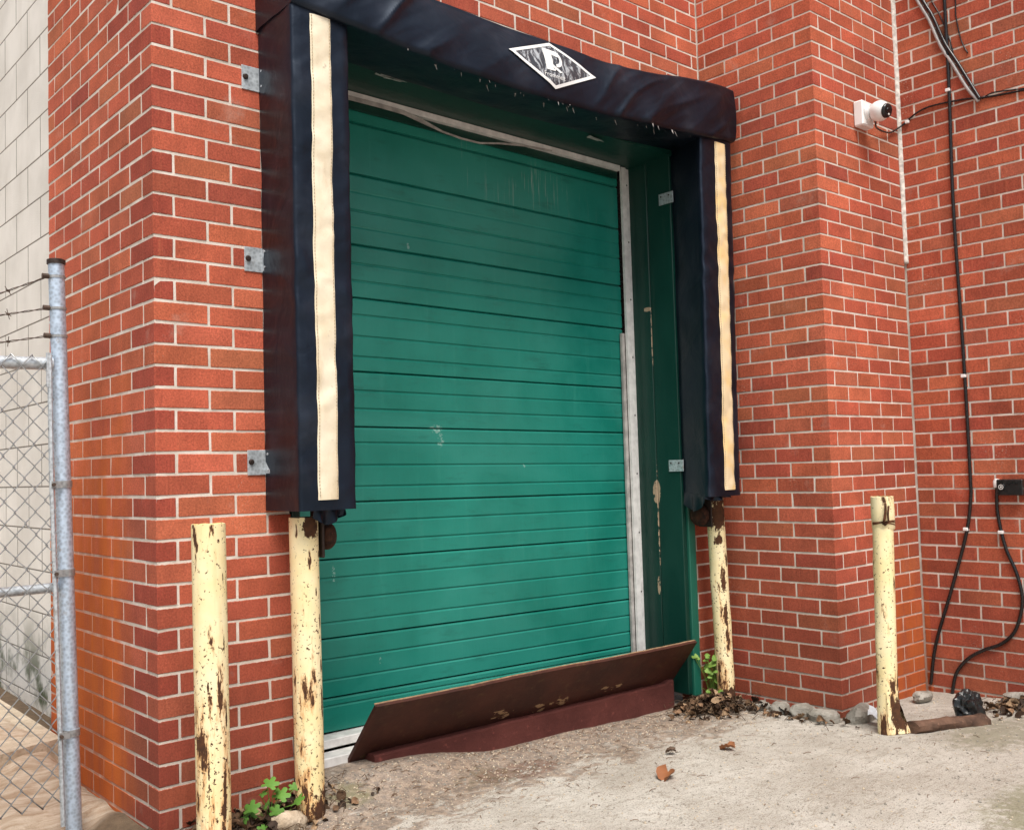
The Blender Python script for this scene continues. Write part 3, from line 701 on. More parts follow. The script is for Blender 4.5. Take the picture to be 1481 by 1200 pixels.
for i in range(NX+1):
    x = HX0 + (HX1-HX0)*i/NX; b, t_ = hbot(x), htop(x); ring = [(x, -.002, t_-.004)]
    for k in range(5): u = k/5; ring.append((x, -.004 + (-.185)*u, t_ + .006*math.sin(math.pi*u) + .003*n3(x, u, 1, 9)))
    for k in range(5):
        a = math.pi/2*k/4; ring.append((x, hy(x, t_-.014) + .014 - .014*math.sin(a), t_-.014+.014*math.cos(a)))
    for k in range(1, 30):
        u = k/30; z = t_-.014 + (b+.02-t_+.014)*u; ring.append((x, hy(x, z), z))
    yb = hy(x, b+.02)
    for k in range(6):
        a = math.pi/2*k/5; ring.append((x, yb+.02-.02*math.cos(a), b+.02-.02*math.sin(a)))
    for k in range(1, 8):
        u = k/8; ring.append((x, yb+.02+(-.003-yb-.02)*u, b + (-.006-b)*u*.4 + .004*n3(x, u, 2, 8)))
    ring.append((x, -.002, min(b*.6, -.004)))
    rs.append(ring)
m.rings(rs).build('foam_body', M['vinyl'], hp, True, 55)
# torn lower edge of the vinyl
tm = MB()
for i in range(34):
    x = random.uniform(.75, 2.4); z = hbot(x) + random.uniform(.0, .02); y = hy(x, max(z, hbot(x)+.03)) + .012 + random.uniform(0, .05); l_ = random.uniform(.008, .03)
    tm.add([(x, y, z), (x+random.uniform(.004, .012), y, z), (x+random.uniform(-.006, .01), y-.008, z-l_)], [(0, 1, 2)])
o = tm.build('frayed_threads', M['alu_dull'], hp); o['kind'] = 'stuff'
# diamond badge
def onhead(x, z, off): return (x, hy(x, z) - off, z)
bc = (1.510, .088); dl, dt, dr_, db = (1.275, .090), (1.516, .186), (1.745, .088), (1.503, -.018)
def flat(polys, off, name, mat, parent, sub=10):
    """lay polygons (x,z) onto the header surface, subdivided so that they follow it"""
    m = MB()
    for q in polys:
        if len(q) == 4:
            def P(u, v, q=q):
                x = (q[0][0]*(1-u)+q[1][0]*u)*(1-v)+(q[3][0]*(1-u)+q[2][0]*u)*v; z = (q[0][1]*(1-u)+q[1][1]*u)*(1-v)+(q[3][1]*(1-u)+q[2][1]*u)*v
                return onhead(x, z, off)
            m.grid(P, sub, sub)
        else: m.add([onhead(x, z, off) for x, z in q], [tuple(range(len(q)))])
    return m.build(name, M[mat], parent, True)
def film():
    t = NT('badge_film'); a = t.noise(1, 5, .6, t.scaled((34, 34, 14)), 1.6); b = t.noise(60, 3)
    c = t.mix(t.ramp(a, .48, .62), (.045, .05, .06, 1), (.42, .45, .48, 1)); c = t.mix(t.ramp(b, .6, .75, 0, .5), c, (.6, .62, .64, 1))
    return t.fin(c, .22, t.bump(a, .8, .006), 0, .6)
M['film'] = film()
bd = flat([[dl, db, dr_, dt]], .0035, 'badge', 'film', hp, 26); bd['label'] = 'white bordered diamond badge on the header pad'
pol = []; C4 = [dl, dt, dr_, db]
for i in range(4):
    p, q = C4[i], C4[(i+1) % 4]; k = .865
    ip = (bc[0]+(p[0]-bc[0])*k, bc[1]+(p[1]-bc[1])*k); iq = (bc[0]+(q[0]-bc[0])*k, bc[1]+(q[1]-bc[1])*k)
    pol.append([p, ip, iq, q])
flat(pol, .0050, 'badge_border', 'white', bd, 14)
flat([[(1.462, .150), (1.462, .056), (1.500, .056), (1.505, .150)]], .0052, 'logo', 'white', bd, 6)
def ell(cx, cz, rx, rz, n=18, a0=0, a1=360): return [(cx+rx*math.cos(R(a0+(a1-a0)*i/n)), cz+rz*math.sin(R(a0+(a1-a0)*i/n))) for i in range(n+1)]
def arc(cx, cz, rx, rz, th, a0, a1, n=14):
    o_ = ell(cx, cz, rx, rz, n, a0, a1); i_ = ell(cx, cz, rx-th, rz-th, n, a0, a1)
    return [[o_[k], o_[k+1], i_[k+1], i_[k]] for k in range(n)]
flat([[(1.503, .150), (1.503, .128), (1.535, .122), (1.545, .143)]], .0054, 'logo', 'white', bd, 4)
flat(arc(1.522, .112, .032, .036, .013, -100, 110), .0056, 'logo', 'white', bd, 2)
flat([[(1.500, .084), (1.500, .070), (1.532, .052), (1.545, .058)]], .0058, 'logo', 'white', bd, 4)
flat([[(1.498, .066), (1.498, .056), (1.508, .056), (1.512, .064)]], .0054, 'logo', 'white', bd, 2)
cu = bpy.data.curves.new('t', 'FONT'); cu.body = 'Frommelt'; cu.size = .028; cu.resolution_u = 3
to = bpy.data.objects.new('t', cu); COL.objects.link(to)
bpy.context.view_layer.update()
tme = bpy.data.meshes.new_from_object(to.evaluated_get(bpy.context.evaluated_depsgraph_get()))
bpy.data.objects.remove(to)
for v in tme.vertices: v.co = onhead(1.446+v.co.x, .026+v.co.y, .0056)
tme.materials.append(M['white']); o = bpy.data.objects.new('lettering', tme); COL.objects.link(o); o.parent = bd

# ------------------------------------------------------------------ dock plate and curb
dp = thing('dock_plate', (1.6, .1, -2.53), 'brown steel dock plate tilted out at the foot of the green door', 'dock plate')
TL, TR, BL, BR = Vector((.733, -.065, -2.300)), Vector((2.485, -.065, -2.318)), Vector((.733, .125, -2.532)), Vector((2.472, .085, -2.520))
nn = (TR-TL).cross(BL-TL).normalized()*-.013
m = MB()
def PP(u, v):
    p = (TL*(1-u)+TR*u)*(1-v)+(BL*(1-u)+BR*u)*v; k = .006*n3(p.x, p.z, 0, 2.5) + .002*n3(p.x, p.z, 4, 12)
    return p + nn.normalized()*k
N = 60
top = [[PP(i/N, j/8) for i in range(N+1)] for j in range(9)]
ring = []
for i in range(N+1):
    ring.append([top[j][i] for j in range(9)] + [top[j][i]+nn for j in range(8, -1, -1)])
m.rings(ring).build('lip', M['plate'], dp)
m = MB(); rs = []
for i in range(N+1):
    p = top[0][i] ; rs.append([p+Vector((0, -.001, .001)), p+Vector((0, .008, .0015)), p+nn+Vector((0, .006, .0)), p+Vector((0, -.001, -.001))])
m.rings(rs).build('lit_edge', M['edge'], dp)  # strip coloured lighter, as if the edge catches light
for x in (.80, 1.3, 1.8, 2.3):
    m = MB(); m.tube([(x, .118, -2.52), (x+.09, .116, -2.52)], .012, 8); m.build('hinge_knuckle', M['rust'], dp)
m = MB(); rs = []
for i in range(61):
    x = .80 + (2.435-.80)*i/60; tz = -2.512 + .004*n3(x, 0, 0, 8) + (.010 if x > 2.40 else 0)
    yy = .045 - .012*(x-1)/1.4 + .002*n3(x, 2, 0, 6)
    rs.append([(x, yy, -2.66), (x, yy+.12, -2.66), (x, yy+.12, tz), (x, yy+.006, tz), (x, yy, tz-.006)])
o = m.rings(rs).build('steel_curb', M['maroon']); tag(o, 'maroon painted steel curb on the concrete under the dock plate', 'curb')

# ------------------------------------------------------------------ posts and bollards
def pipe_post(name, label, bot, top, r, mat, capped, group='yellow pipe bollards', dents=0, seed=0):
    t = thing(name, bot, label, 'bollard', group); B, T = Vector(bot)-Vector((0, 0, .08)), Vector(top)
    rs = []; n = 28; NJ = 60
    for j in range(NJ+1):
        v = j/NJ; c = B.lerp(T, v)
        ring = []
        for k in range(n):
            a = 2*math.pi*k/n; rr = r*(1 + .008*n3(math.cos(a), math.sin(a), c.z*3+seed, 1.5) + dents*max(0, n3(math.cos(a), math.sin(a), c.z*5+seed, 1.3)-.25))
            ring.append((c.x+rr*math.cos(a), c.y+rr*math.sin(a), c.z + (.003*n3(math.cos(a), math.sin(a), seed, 2) if j == NJ else 0)))
        rs.append(ring)
    m = MB(); m.rings(rs, caps=False)
    if capped:                                    # open pipe end: rim and a fill just below
        ti = [(T.x+(p[0]-T.x)*.9, T.y+(p[1]-T.y)*.9, p[2]) for p in rs[-1]]; lo = [(p[0], p[1], p[2]-.012) for p in ti]
        m.rings([rs[-1], ti, lo], caps=False); m.add(lo, [tuple(range(n))])
    else: m.add(rs[-1], [tuple(range(n))])
    m.build('pipe', mat, t, True, 40)
    return t
W = GZ
b1m = paint('chipped_yellow_a', .95, 1, (((.078, -.296, .62), (.007, .05, .07), 1.2), ((.083, -.292, .42), (.008, .05, .11), 1.12), ((.074, -.297, .20), (.011, .05, .13), 1.05), ((.070, -.298, .04), (.02, .05, .14), 1.0), ((.03, -.292, .5), (.006, .05, .05), 1.2), ((.03, -.292, .25), (.006, .05, .2), 1.25), ((.078, -.294, .80), (.006, .05, .05), 1.2)))
pipe_post('pipe_bollard', 'free-standing yellow pipe bollard nearest the left brick corner', (.062, -.25, -2.60), (.055, -.25, -1.637), .0485, b1m, True, seed=1)
p2m = paint('chipped_yellow_b', 1.0, 2, (((.44, -.17, W-1.665), (.05, .06, .07), .95), ((.46, -.14, .02), (.08, .1, .16), 1.1), ((.470, -.155, .62), (.007, .04, .05), 1.1), ((.472, -.153, .48), (.007, .04, .04), 1.05), ((.474, -.150, .36), (.010, .04, .09), 1.02), ((.455, -.163, .72), (.006, .04, .03), 1.15), ((.472, -.153, .84), (.007, .04, .03), 1.1)))
p2 = pipe_post('pipe_post', 'yellow pipe post standing under the left dock pad', (.446, -.12, -2.60), (.438, -.12, -1.64), .0470, p2m, False, seed=2)
p3m = paint('chipped_yellow_c', .8, 3, (((2.58, -.16, W-1.74), (.09, .12, .15), 1.04), ((2.575, -.155, W-1.86), (.03, .05, .04), 1.0), ((2.615, -.16, W-1.95), (.015, .05, .06), 1.05), ((2.592, -.16, W-2.05), (.02, .05, .09), 1.0), ((2.60, -.16, W-2.20), (.017, .05, .09), 1.0), ((2.603, -.16, W-2.30), (.014, .05, .05), 1.0), ((2.62, -.16, W-2.60), (.1, .1, .10), .95)))
p3 = pipe_post('pipe_post', 'leaning rust-patched yellow pipe post under the right dock pad', (2.632, -.12, -2.60), (2.596, -.12, -1.66), .0410, p3m, False, dents=.18, seed=3)
b4m = paint('chipped_yellow_d', .45, 4, (((2.66, -.95, .06), (.06, .06, .09), .80),))
b4 = pipe_post('pipe_bollard', 'dented yellow pipe bollard with rusty wire, in front of the right brick pier', (2.642, -.91, -2.60), (2.687, -.91, -1.665), .0410, b4m, True, dents=.20, seed=4)
m = MB(); n = 28
m.rings([[(2.686+rr*math.cos(2*math.pi*k/n), -.91+rr*math.sin(2*math.pi*k/n), z+.003*n3(k, z, 0, .6)) for k in range(n)] for rr, z in ((.0415, -1.80), (.0455, -1.795), (.0465, -1.73), (.0455, -1.664), (.0395, -1.662))], caps=False); m.build('sleeve', b4m, b4, True, 50)
# flared torn foot and wire of the last bollard
m = MB()
def PF(u, v):
    ad = -150 + 190*u; a = R(ad); rr = .0430 + .055*(1-v)**1.6*math.exp(-((ad+38)/38)**2) + .003*n3(u*5, v*4, 0, 2)
    return (2.644+rr*math.cos(a), -.91+rr*math.sin(a), -2.615+.17*v)
m.grid(PF, 40, 16); m.f = [f for i, f in enumerate(m.f) if not (((i % 40)/40*190-150+62)/13)**2 + ((i//40)/16-.42)**2/.05 < 1 + .5*n3(i % 40, i//40, 0, .4)]; m.build('torn_foot', b4m, b4, True)
m = MB()
for k in range(3):
    cx, cz = 2.686, -1.772 - .003*k
    m.tube([(2.683+.0455*math.cos(R(a)), -.91+.0455*math.sin(R(a)), cz - .02*math.sin(R(a*1.0+k*40))*.5) for a in range(150, 400, 10)], .0028, 6)
m.tube([(2.640, -.935, -1.775), (2.634, -.945, -1.75), (2.640, -.947, -1.725), (2.636, -.95, -1.705), (2.640, -.948, -1.69)], .005, 6)
m.tube([(2.642, -.938, -1.78), (2.650, -.953, -1.765), (2.646, -.954, -1.735), (2.652, -.956, -1.70)], .004, 6)
m.build('rusty_wire', M['rust'], b4, True)
# rusted rollers behind the posts under the pads
def roller(label, c, r, l_, plate):
    t = thing('rusty_roller', c, label, 'roller'); m = MB()
    pr = [(0, .55), (.12, .85), (.35, 1), (.65, 1), (.88, .85), (1, .55)]
    m.rings([[(c[0]+(u-.5)*l_, c[1]+r*k*math.cos(a), c[2]+r*k*math.sin(a)) for a in [2*math.pi*i/18 for i in range(18)]] for u, k in pr]).build('wheel', M['rust_dark'], t, True)
    m = MB(); m.cbox(plate[0], plate[1], .003); m.build('mounting_plate', M['screw'], t)
roller('rusty roller on a black plate beside the left yellow post', (.523, -.118, -1.706), .046, .045, ((.490, -.15, -1.775), (.500, -.07, -1.62)))
roller('rusted round roller half hidden under the right dock pad', (2.525, -.085, -1.745), .05, .05, ((2.545, -.14, -1.80), (2.552, -.06, -1.62)))

# ------------------------------------------------------------------ chain link fence
fe = thing('chain_link_fence', (-.18, .35, -2.6), 'galvanised chain link fence with barbed wire on top at the left edge', 'fence')
FY = .35; T0, T1 = Vector((-.183, FY, -.785)), Vector((-.135, FY, -2.72))
m = MB(); n = 20
m.rings([[((T0.lerp(T1, j/20)).x+.0245*math.cos(2*math.pi*k/n), FY+.0245*math.sin(2*math.pi*k/n), T0.lerp(T1, j/20).z) for k in range(n)] for j in range(21)])
post = m.build('post', M['post'], fe, True, 40)
m = MB(); m.rings([[(T0.x+.0285*s_*math.cos(2*math.pi*k/n), FY+.0285*s_*math.sin(2*math.pi*k/n), T0.z+z) for k in range(n)] for z, s_ in ((-.012, 1), (.002, 1), (.005, .8))]); m.build('cap', M['screw'], post, True, 40)
m = MB(); m.tube([(-2.2, FY, -1.142), (-.196, FY, -1.122)], .0205, 16); m.build('rail', M['galv'], fe, True, 40)
m = MB(); m.tube([(-2.2, FY+.01, -1.842), (-.165, FY+.01, -1.838)], .016, 14); m.build('rail', M['galv'], fe, True, 40)
def wire_mesh():
    m = MB(); cw, ch, r = .0300, .0354, .0026; n = 0
    ncol = 62; zt = -1.098
    for c in range(ncol):
        xr = -.205 - c*cw; pts = []
        for k in range(41):
            z = zt - k*ch; right = (k + c) % 2 == 0
            xl = .0 if right else -cw
            sk = .035*(zt - z)/1.5
            ex = .0017 if right else -.0017
            pts.append((xr + xl + sk*0.8 + ex + .0015*n3(c, k, 0, .7), FY - .026 + (.0022 if (k+c) % 4 < 2 else -.0022), z + .001*n3(c, k, 5, .9)))
        m.tube(pts, r, 5)
    return m
o = wire_mesh().build('wire_mesh', M['wire'], fe, True); o['kind'] = 'stuff'
m = MB(); m.tube([(-.212, FY-.026, -1.10), (-.208, FY-.026, -1.5), (-.178, FY-.026, -2.58)], .0075, 6); m.build('tension_bar', M['galv'], fe)
def tpx(z): return T0.lerp(T1, (z-T0.z)/(T1.z-T0.z)).x
for z in (-1.51, -1.792, -2.3):
    m = MB(); x = tpx(z); n = 18
    m.rings([[(x+rr*math.cos(2*math.pi*k/n), FY+rr*math.sin(2*math.pi*k/n), zz) for k in range(n)] for rr, zz in ((.0245, z-.011), (.0275, z-.011), (.0275, z+.011), (.0245, z+.011))], caps=False)
    m.box((x-.045, FY-.034, z-.011), (x-.012, FY-.030, z+.011)); band = m.build('tension_band', M['wire'], fe, True, 40)
    m = MB(); m.tube([(x-.040, FY-.046, z), (x-.040, FY-.016, z)], .0055, 8); m.build('bolt', M['barb'], band)
m = MB(); m.box((-.222, FY-.032, -1.20), (-.208, FY-.024, -1.09)); m.build('brace_strap', M['galv'], fe)
for (z0, z1) in ((-.839, -.905), (-.942, -.972), (-1.032, -1.058)):
    sl_ = (z1-z0)/(-.15); m = MB()
    for ph in (0, math.pi):
        m.tube([(-.207-.012*i, FY + .0022*math.cos(i*.9+ph), z0 + sl_*(-.012*i) + .0022*math.sin(i*.9+ph) - .02*math.sin(math.pi*min(1, i/130))) for i in range(130)], .0014, 5)
    for i in range(10, 130, 9):
        c = Vector((-.207-.012*i, FY, z0 + sl_*(-.012*i) - .02*math.sin(math.pi*min(1, i/130))))
        for k in range(2):
            d = Vector((random.uniform(-.4, .4), random.uniform(-1, 1), random.uniform(-1, 1))).normalized()*.017
            m.tube([c-d, c+d], .0013, 4)
        m.tube([c-Vector((.005, 0, 0)), c+Vector((.005, 0, 0))], .004, 6)
    m.build('barbed_wire', M['barb'], fe)
    x = tpx(z0); m = MB(); n = 16
    m.rings([[(x+rr*math.cos(2*math.pi*k/n), FY+rr*math.sin(2*math.pi*k/n), z0+zz) for k in range(n)] for rr, zz in ((.0247, -.004), (.0275, -.004), (.0275, .004), (.0247, .004))], caps=False)
    cl = m.build('wire_clamp', M['wire'], fe); m = MB(); m.tube([(x-.026, FY-.006, z0), (x-.046, FY-.006, z0)], .0085, 8); m.build('bolt', M['barb'], cl)

# ------------------------------------------------------------------ security camera, cables, box
sc = thing('security_camera', (3.12, YC, .06), 'white turret security camera on the right brick pier', 'security camera')
m = MB(); m.cbox((3.088, YC-.050, .052), (3.188, YC-.001, .172), .006); m.build('back_box', M['white'], sc)
bc_ = Vector((3.142, YC-.104, .110)); ld = Vector((-.12, -.80, -.22)).normalized()
m = MB(); m.tube([(3.135, YC-.046, .116), (3.138, YC-.062, .115)], [.040, .036], 24); m.build('collar', M['white'], sc, True, 40)
def sphere(c, r, n=28, k=18):
    return [[(c.x+r*math.sin(math.pi*j/k)*math.cos(2*math.pi*i/n), c.y+r*math.sin(math.pi*j/k)*math.sin(2*math.pi*i/n), c.z+r*math.cos(math.pi*j/k)) for i in range(n)] for j in range(k+1)]
m = MB(); m.rings(sphere(bc_, .0475), caps=False); ball = m.build('ball', M['white'], sc, True)
m = MB(); f0 = bc_ + ld*.036; m.tube([f0, f0+ld*.010, f0+ld*.012, f0+ld*.0135], [.0335, .0315, .029, .022], 24); fcp = m.build('face', M['black'], ball, True, 40)
m = MB(); f1 = f0+ld*.0135; m.tube([f1, f1+ld*.004, f1+ld*.0055], [.014, .013, .006], 20); m.build('lens', M['glass'], fcp, True, 40)
m = MB(); f2 = f1 + Vector((0, 0, -.017)); m.tube([f2, f2+ld*.003], .005, 10); m.build('infrared_lamp', M['alu'], fcp, True, 40)
XW = XD-.0005
def cable(name, label, pts, r, mat='rubber', clips=(), n=10, off=None, ends=None):
    o_ = off or r+.001
    P = [Vector(p) for p in pts]; out = []
    for i in range(len(P)-1):                       # Catmull-Rom
        a, b, c, d = P[max(i-1, 0)], P[i], P[i+1], P[min(i+2, len(P)-1)]
        for k in range(8):
            t = k/8; out.append(.5*((2*b)+(c-a)*t+(2*a-5*b+4*c-d)*t*t+(3*b-a-3*c+d)*t**3))
    out.append(P[-1])
    t = thing(name, tuple(P[-1]), label, 'cable'); m = MB(); m.tube(out, r, n); m.build('sheath', M[mat], t, True)
    for (y, z) in clips:
        m = MB(); m.cbox((XW-2*r-.006, y-.008, z-.0075), (XW, y+r+.006, z+.0075), .002); m.build('clip', M['white'], t)
    return t
def cx(l_, r): return [(XW-r-.001, y, z) for y, z in l_]
cable('power_cable', 'long black cable clipped down the right brick wall', cx([(-.907, 1.6), (-.906, .692), (-.905, .249), (-.895, -.32), (-.905, -1.052), (-.906, -1.60), (-.902, -1.705), (-.874, -1.867), (-.79, -2.132), (-.698, -2.403), (-.662, -2.60)], .008), .008, clips=((-.904, .245), (-.905, -1.13), (-.877, -1.85)), n=14)
t = cable('power_cable', 'black cable looping down from the outlet box at the right edge', cx([(-1.026, -1.641), (-1.022, -1.768), (-1.048, -1.925), (-1.093, -2.048), (-1.110, -2.171), (-1.073, -2.299), (-1.008, -2.368), (-.928, -2.405), (-.85, -2.455), (-.79, -2.53), (-.765, -2.63)], .0078), .0078, clips=((-1.036, -1.86),), n=14)
m = MB(); m.tube([(XW-.0105, -1.028, -1.655), (XW-.0105, -1.028, -1.63), (XW-.0105, -1.031, -1.617)], [.017, .018, .013], 12); m.build('cable_gland', M['white'], t, True, 40)
cable('camera_wire', 'thin black wire running from the security camera along the right wall', [(3.165, YC-.07, .085), (3.25, YC-.03, .072), (3.40, YC-.012, .085), (3.49, YC-.012, .125)] + cx([(-.67, .147), (-.732, .181), (-.803, .195), (-.922, .187), (-1.004, .175), (-1.052, .163), (-1.24, .142), (-1.6, .12)], .0045), .0045, clips=((-.69, .152),), n=8)
cable('thin_wire', 'thin black wire fraying out beside the conduits at the top right', cx([(-1.055, .158), (-1.10, .172), (-1.17, .162), (-1.30, .140), (-1.6, .10)], .003), .0030, n=6)
m = MB()
for k, (dy, mt, lb) in enumerate(((0, 'grey_tone', 'pale tube for the highlight on the black conduit slanting down the right wall'), (-.021, 'rubber', 'black conduit slanting down the right wall beside the pale one'))):  # pale tube is a painted highlight along the dark conduit
    pts = cx([(-.55+dy, 1.25), (-.77+dy, .743), (-.826+dy, .618), (-.877+dy, .47), (-.931+dy, .359), (-.991+dy, .229), (-1.040+dy*.4, .150)], .0085)
    if k: pts = [(p[0]-.004, p[1], p[2]+.006) for p in pts]
    cable('conduit', lb, pts, .0085, mt, n=12)
cable('thin_wire', 'loose black wire end hanging at the top of the right wall', cx([(-.70, 1.2), (-.93, .78), (-.955, .58), (-.972, .47), (-1.0, .395)], .003), .003, n=6)
cable('thin_wire', 'fine dark wire between the conduits at the top right', cx([(-.66, 1.2), (-.83, .74), (-.875, .63), (-.915, .50), (-.935, .40)], .0028), .0028, n=6)
jb = thing('outlet_box', (XD, -1.1, -1.66), 'small black outlet box on the right wall at the photo edge', 'outlet box')
m = MB(); m.cbox((XW-.05, -1.155, -1.690), (XW, -1.040, -1.618), .004); m.build('box', M['black'], jb)
m = MB(); m.tube([(XW-.0505, -1.064, -1.652), (XW-.056, -1.064, -1.652)], [.0165, .014], 20); kn = m.build('knob', M['black'], jb, True, 40)
m = MB(); m.rings([[(XW-.0585, -1.064+r_*math.cos(a), -1.652+r_*math.sin(a)) for a in [2*math.pi*i/20 for i in range(20)]] for r_ in (.0085, .0115)], caps=False); m.build('ring', M['alu'], kn)
m = MB(); m.tube([(XW-.056, -1.064, -1.652), (XW-.059, -1.064, -1.652)], .004, 10); m.build('ring', M['alu'], kn)

# ------------------------------------------------------------------ plants, stones, litter
def rot(v, ax, a): return Matrix.Rotation(a, 3, ax) @ v
def lobed(size, lobes=5, depth=.45):
    """toothed palmate leaf in the xy plane, stalk at the origin, tip along +y"""
    pts = []; n = lobes*4
    for i in range(n+1):
        a = R(-150 + 300*i/n); k = .5+.5*math.cos(a*lobes*1.2*300/300); 
        rr = size*(1-depth*(1-abs(math.cos(a*lobes*.6))))*(.72+.28*math.cos(a*.5))*(1+.07*(i % 2))
        pts.append((rr*math.sin(a), size*.35+rr*math.cos(a)*.85, -size*.18*(abs(math.sin(a)))**1.5))
    m = MB(); m.add([(0, size*.35, .06*size)]+pts, [(0, i+2, i+1) for i in range(len(pts)-1)] + [(0, 1, len(pts))]); return m
def place(mb, loc, rx, ry, rz):
    M3 = Matrix.Rotation(rz, 3, 'Z') @ Matrix.Rotation(rx, 3, 'X') @ Matrix.Rotation(ry, 3, 'Y')
    mb.v = [tuple(M3 @ Vector(v) + Vector(loc)) for v in mb.v]; return mb
def weed(label, base, leaves, mat, lob):
    t = thing('weed_plant', base, label, 'plant'); B = Vector(base)
    for (dx, dy, dz_, s_) in leaves:
        tip = B + Vector((dx, dy, dz_)); m = MB(); m.tube([B + Vector((dx*.1, dy*.1, 0)), B.lerp(tip, .5)+Vector((0, 0, .015)), tip], .0012, 5); m.build('stem', M[mat], t)
        lf = lobed(s_, lob) if lob else lobed(s_, 3, .15)
        place(lf, tip, R(random.uniform(25, 70)), R(random.uniform(-25, 25)), math.atan2(-dx*.3-.5+random.uniform(-.5, .5), -dy*.3-.8) + math.pi/2*random.uniform(.6, 1.4)); lf.build('leaf', M[mat], t, True)
    return t
random.seed(21)
weed('small bright green lobed weed between the two left yellow posts', (.315, -.10, -2.585),
     [(-.02, -.02, .115, .034), (.01, -.03, .075, .036), (-.085, -.03, .055, .034), (-.045, -.04, .06, .030), (.055, -.05, .05, .036), (-.07, .0, .03, .026), (.0, -.02, .095, .022), (-.055, -.07, -.0, .026), (.03, .0, .06, .022), (.02, -.05, .025, .024), (-.10, -.01, .02, .022), (.07, -.02, .085, .020), (-.03, .01, .085, .024), (-.015, -.06, .035, .028)], 'leaf', 5)
lv = [(random.gauss(-.01, .032), random.gauss(-.02, .025), random.uniform(.03, .20), random.uniform(.010, .022)) for _ in range(42)]
weed('leafy green weed growing behind the leaning right yellow post', (2.612, -.05, -2.60), lv, 'leaf2', 0)
def rockm(c, r, sc_, seed, mat, name, label, cat, group=None, n=16, k=10, crumple=0):
    m = MB(); rs = []
    for j in range(k+1):
        ring = []
        for i in range(n):
            d = Vector((math.sin(math.pi*j/k)*math.cos(2*math.pi*i/n), math.sin(math.pi*j/k)*math.sin(2*math.pi*i/n), math.cos(math.pi*j/k)))
            f = 1+.28*noise.noise(d*1.3+Vector((seed*7, 0, 0)))+.12*noise.noise(d*3.2+Vector((seed, 5, 0)))
            f += crumple*(noise.ridged_multi_fractal(d*2.2+Vector((seed, 1, 0)), 1.0, 2.0, 3, 1.0, 2.0)-.8)
            f *= min(1, .86/max(abs(d.x), abs(d.y), abs(d.z), .86))**.5
            ring.append((c[0]+d.x*r*sc_[0]*f, c[1]+d.y*r*sc_[1]*f, c[2]+d.z*r*sc_[2]*f))
        rs.append(ring)
    o = m.rings(rs, caps=False).build(name, M[mat], None, True, 35); tag(o, label, cat, group); return o
rockm((.345, -.155, -2.585), .055, (1.15, .8, .75), 3, 'rock', 'rock', 'rough tan rock beside the foot of the left yellow post', 'rock')
SL = [((2.695, -.60, -2.625), .062, (1.0, 1.1, .62), 'grey stone under the corner of the right brick pier'),
      ((2.70, -.49, -2.62), .055, (.9, 1.05, .7), 'grey stone at the pier foot, next to the corner stone'),
      ((2.69, -.385, -2.622), .050, (.9, .95, .65), 'middle grey stone in the row along the pier foot'),
      ((2.68, -.295, -2.625), .043, (1, .85, .6), 'small grey stone along the pier foot nearer the leaning post'),
      ((2.80, -.70, -2.62), .085, (1.15, .6, .62), 'large rounded grey stone at the front of the right brick pier'),
      ((3.30, -.72, -2.62), .055, (1.2, .7, .5), 'grey stone in the corner behind the last yellow bollard'),
      ((3.47, -1.12, -2.605), .07, (.6, 1.5, .5), 'grey stone at the foot of the right brick wall')]
for i, (c, r, s_, lb) in enumerate(SL): rockm((c[0]-.025, c[1]-(.02 if c[0] > 2.75 else 0), c[2]+.012), r, s_, i+10, 'stone', 'stone', lb, 'stone', 'stones along the wall foot')
def dryleaf(size, curl):
    m = MB()
    def P(u, v):
        wd = math.sin(math.pi*(.06+.9*v))**.8*size*.45*(1+.18*math.sin(v*22)); x = (u-.5)*2*wd; y = v*size
        return (x, y, curl*size*(abs(u-.5)*2)**1.6*.5 + curl*size*.35*math.sin(v*3+u) + .05*size*math.sin(v*19+u*7))
    m.grid(P, 4, 7); return m
def single(label, x, y, s_, mat, rz):
    lf = dryleaf(s_, .55); place(lf, (x, y, gz(x, y)+.006), R(random.uniform(-12, 12)), R(random.uniform(-15, 15)), rz); o = lf.build('fallen_leaf', M[mat], None, True)
    tag(o, label, 'leaf', 'single fallen leaves on the concrete')
single('curled orange-brown leaf lying alone on the concrete, nearest the camera', 1.575, -.655, .075, 'dry2', 2.0)
single('flat reddish leaf on the concrete before the leaning yellow post', 2.0, -.63, .06, 'dry2', .4)
single('small brown leaf on the concrete left of the reddish leaf', 1.80, -.50, .04, 'dry', 1.1)
